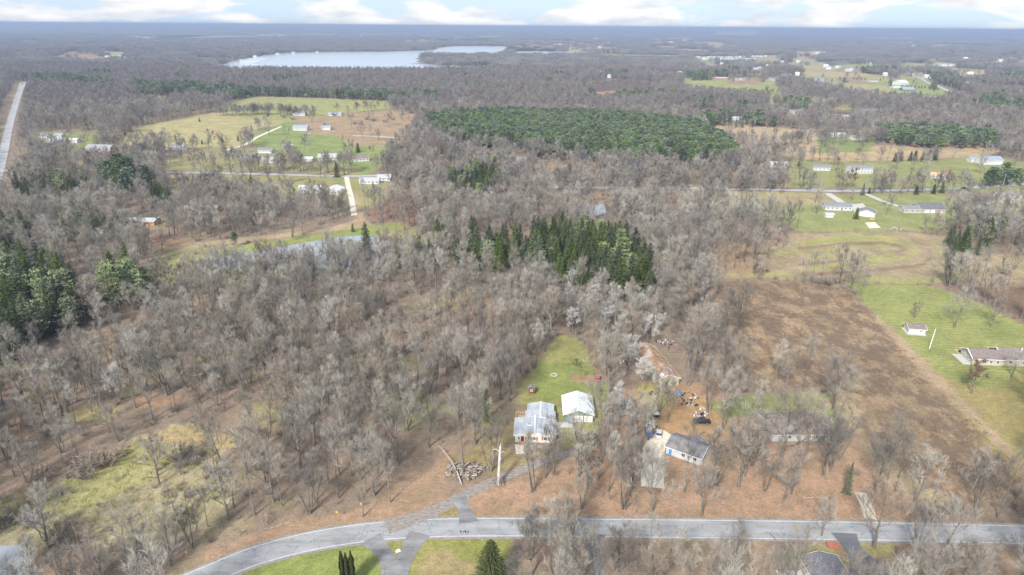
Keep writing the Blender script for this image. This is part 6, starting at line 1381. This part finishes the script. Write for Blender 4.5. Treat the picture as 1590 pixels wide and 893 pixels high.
def SIDE(i, a, b):
    if i == 0: return 'near edge left' if a < 800 else ('near edge middle' if a < 950 else 'near edge right')
    if i == 2: return ('back ' if b < 410 else 'front ')+('left' if a < 880 else ('middle' if a < 945 else 'right'))
    lo, hi = {True: (60, 190), False: (740, 1450)}[a < 300]
    return 'left part' if a < lo else ('middle part' if a < hi else 'right part')
for j, (kd, x, y_, i) in enumerate(inds):
    if j in chosen:
        cx = pa[j]
        if i in EL: lb, gr = EL[i]
        elif cx < 130 and pb[j] > 420: lb, gr = 'evergreen of the dark stand at the left edge', 'evergreens at the left edge'
        elif cx < 300 and pb[j] > 420: lb, gr = 'evergreen of the small mixed stand right of the left-edge one', 'evergreens of the small mixed stand'
        elif cx < 300 and pb[j] > 345: lb, gr = 'dark evergreen in the belt left of the silver-roofed brick house', 'evergreen belt by the brick house'
        elif cx < 300: lb, gr = 'evergreen among grey trees below the left farmstead', 'evergreens below the left farmstead'
        elif cx < 1000: lb, gr = 'dark spruce scattered in the grey wood left of the middle cluster', 'scattered spruces of the middle wood'
        else: lb, gr = 'dark pine near the houses at the right side', 'pines near the right-hand houses'
        lb += ', '+SIDE(i, cx, pb[j]); gr += ', '+SIDE(i, cx, pb[j])
        tree(kd, float(x), float(y_), RS.uniform(.62, 1.12)*(1.5 if cx < 310 else (1.3 if i in (1, 2) or (cx < 1000 and i) else 1)), lb, gr)
    else: rp_.setdefault(kd, []).append((x, y_))
for kd, pl in rp_.items():
    pl = np.array(pl); put({'pine': 'pine_plantation', 'spruce': 'spruce_stand', 'palepine': 'pale_pine_stand', 'farpine': 'far_pine_stand'}[kd], [m[2] for m in LIB[kd]], pl[:, 0], pl[:, 1], .8, 1.1, kind='stuff')
Q_ = jgrid(900, 2300, 8, .85); e = evmask(Q_[:, 0], Q_[:, 1]); m_ = np.array([v_[0] == 'far' for v_ in EV]+[False])[e] & (RS.rand(len(e)) < np.array([v_[2] for v_ in EV]+[0])[e]) & (density2(Q_[:, 0], Q_[:, 1]) > 0)
put('distant_evergreens', [m[2] for m in LIB['farspruce']]+[m[2] for m in LIB['farpine']], Q_[m_, 0], Q_[m_, 1], .75, 1.2, kind='stuff')
# sprinkled evergreens in the wider wood
sx = RS.rand(len(Xc)) < (.02+.10*(fbm(Xc/260, Yc/260, 2) > .66)); put('scattered_far_evergreens', [m[2] for m in LIB['farspruce']]+[m[2] for m in LIB['farpine']], Xc[sx]+3, Yc[sx]+2, .7, 1.1, kind='stuff')
sx = RS.rand(len(Xb)) < .012; put('scattered_evergreens', [m[2] for m in LIB['spruce']], Xb[sx]+3, Yb[sx]+2, .5, 1.0, kind='stuff')
# far woods: clumps, then canopy
Qc = jgrid(2100, 7500, 34, .80, 100); dn = density2(Qc[:, 0], Qc[:, 1]); k = (RS.rand(len(Qc)) < dn*.97); Qc = Qc[k]
gv = (RS.rand(len(Qc)) < .05) | (fbm(Qc[:, 0]/500, Qc[:, 1]/500, 2) > .74)
put('far_woods', clumps, Qc[~gv, 0], Qc[~gv, 1], .85, 1.1, kind='stuff'); put('far_evergreen_woods', eclumps, Qc[gv, 0], Qc[gv, 1], .8, 1.0, kind='stuff')
rows2 = []; y = 7000.0
while y < 36000: rows2.append(y); y *= 1.0042
us2 = np.linspace(-.92, .92, 620); CX, CY = fan(np.array(rows2), us2); cx_, cy_ = CX.ravel(), CY.ravel()
dn = density(cx_, cy_); hh = 7+9*RS.rand(len(cx_))*(.4+fbm(cx_/120, cy_/120, 2))+22*np.clip(fbm(cx_/800, cy_/500, 3)-.5, 0, 1); hh = np.where(dn < .5, -6, hh); n1, n2 = CX.shape
i_ = np.arange((n1-1)*(n2-1)); a = (i_//(n2-1))*n2+i_ % (n2-1)
M_canopy = mat('far_canopy', [(.05, .055, .045), (.105, .10, .095), (.14, .13, .125), (.18, .165, .155)], .0035, .95, detail=9)
ob('far_forest', fast_mesh('far_forest', np.stack([cx_, cy_, H(cx_, cy_)+hh], 1), np.stack([a, a+1, a+n2+1, a+n2], 1), [M_canopy]), kind='stuff')

# ------------------------------------------------------------------ undergrowth
Pu = jgrid(92, 470, 3.1); d = density2(Pu[:, 0], Pu[:, 1])*(np.clip(fbm(Pu[:, 0]/18, Pu[:, 1]/18, 2)*2.2-.5, .15, 1)); k = (RS.rand(len(Pu)) < d*.85) & openbottom(Pu[:, 0], Pu[:, 1]); Pu = Pu[k]
put('undergrowth', bushes[:2]+saps+saps, Pu[:, 0], Pu[:, 1], .3, .9, kind='stuff')
Pl = jgrid(92, 470, 15); k = (RS.rand(len(Pl)) < density2(Pl[:, 0], Pl[:, 1])*.8) & openbottom(Pl[:, 0], Pl[:, 1]); Pl = Pl[k]; put('fallen_trunks', logs, Pl[:, 0], Pl[:, 1], .35, .75, kind='stuff')
def inreg(name, P_):
    m = np.zeros(len(P_), bool)
    for r in RG:
        if r[0] == name: m |= pip(r[1], P_[:, 0], P_[:, 1])
    return m
Pw = jgrid(140, 480, 1.9); m = inreg('weed_field', Pw) & (fbm(Pw[:, 0]/9+3, Pw[:, 1]/6, 4) > .54) & (RS.rand(len(Pw)) < .85); put('dead_weeds', weeds, Pw[m, 0], Pw[m, 1], .6, 1.5, kind='stuff')
m = inreg('reed_marsh', Pw) & (RS.rand(len(Pw)) < .75); put('marsh_reeds', reeds, Pw[m, 0], Pw[m, 1], .5, 1.1, kind='stuff')
m = inreg('reed_marsh', Pw) & (fbm(Pw[:, 0]/14, Pw[:, 1]/14, 3) > .45) & (RS.rand(len(Pw)) < .33); put('marsh_undergrowth', bushes+rshr+rshr, Pw[m, 0], Pw[m, 1], .35, .85, kind='stuff')
SHR = [(1270,440,1.7,'dark'),(1285,442,2.0,''),(1300,440,1.6,''),(1262,436,1.3,''),(15,815,1.8,''),(120,845,2.2,''),(95,835,1.8,''),(140,730,2.4,''),(165,722,2.4,''),(130,742,1.8,''),(280,712,2.2,''),(295,720,1.8,''),(60,745,1.8,''),(885,505,2.2,''),(915,690,1.8,''),(910,724,2.4,''),(1330,610,1.0,''),(1560,425,1.6,''),(1150,585,1.6,''),(520,180,2.4,''),(580,188,2.6,''),(570,186,2.6,''),(598,190,2.2,''),(610,186,2.0,''),(552,193,2.2,''),(455,186,2.4,''),(440,183,2.4,''),(625,178,2.6,''),(640,176,2.4,''),(1225,752,1.2,''),(505,195,2,''),(545,182,2.6,''),(640,190,1.8,'')]
SN = ['in the dark thicket at the top of the weed field']*4+['at the left edge of the marsh','left of the marsh pond tree, low grey dome','smaller dome left of the marsh pond tree']+['on the upper marsh rim']*3+['below the tan reed patch']*2+['on the marsh at the far left','at the dark mouth of the hollow above the lawn','below the white garage','round and pale beside the big driveway tree','tiny and green-grey on the weed field','under the lone tree at the right meadow','behind the camouflaged yard corner']
for i, (px, py, s, _) in enumerate(SHR):
    x, y, z = at(px, py); grp = None
    if i < len(SN): lb = 'bare brown shrub '+SN[i]; grp = 'shrubs '+SN[i] if SN.count(SN[i]) > 1 else None
    elif i == 29: lb = 'low dry shrub in the orange leaves'
    else: lb = 'rounded bare shrub on the far brown meadow near the hay field'; grp = 'shrubs of the far brown meadow'
    o = ob('shrub', bushes[i % 4], None, (x, y, z), (0, 0, i*1.3), (s*1.15, s*1.15, s*.75), label=lb, category='shrub')
    if grp: o['group'] = grp

# ------------------------------------------------------------------ haze
hm = bpy.data.materials.new('haze_air'); hm.use_nodes = True; t = hm.node_tree; t.nodes.clear(); o_ = t.nodes.new('ShaderNodeOutputMaterial'); pv = t.nodes.new('ShaderNodeVolumePrincipled')
pv.inputs['Color'].default_value = (.37, .47, .68, 1); pv.inputs['Density'].default_value = 1.4e-4; pv.inputs['Anisotropy'].default_value = .0; t.links.new(pv.outputs[0], o_.inputs['Volume'])
b = MB(); b.box((0, 19000, 60), (98000, 47000, 140)); ob('haze', b.mesh('haze', hm), kind='stuff')
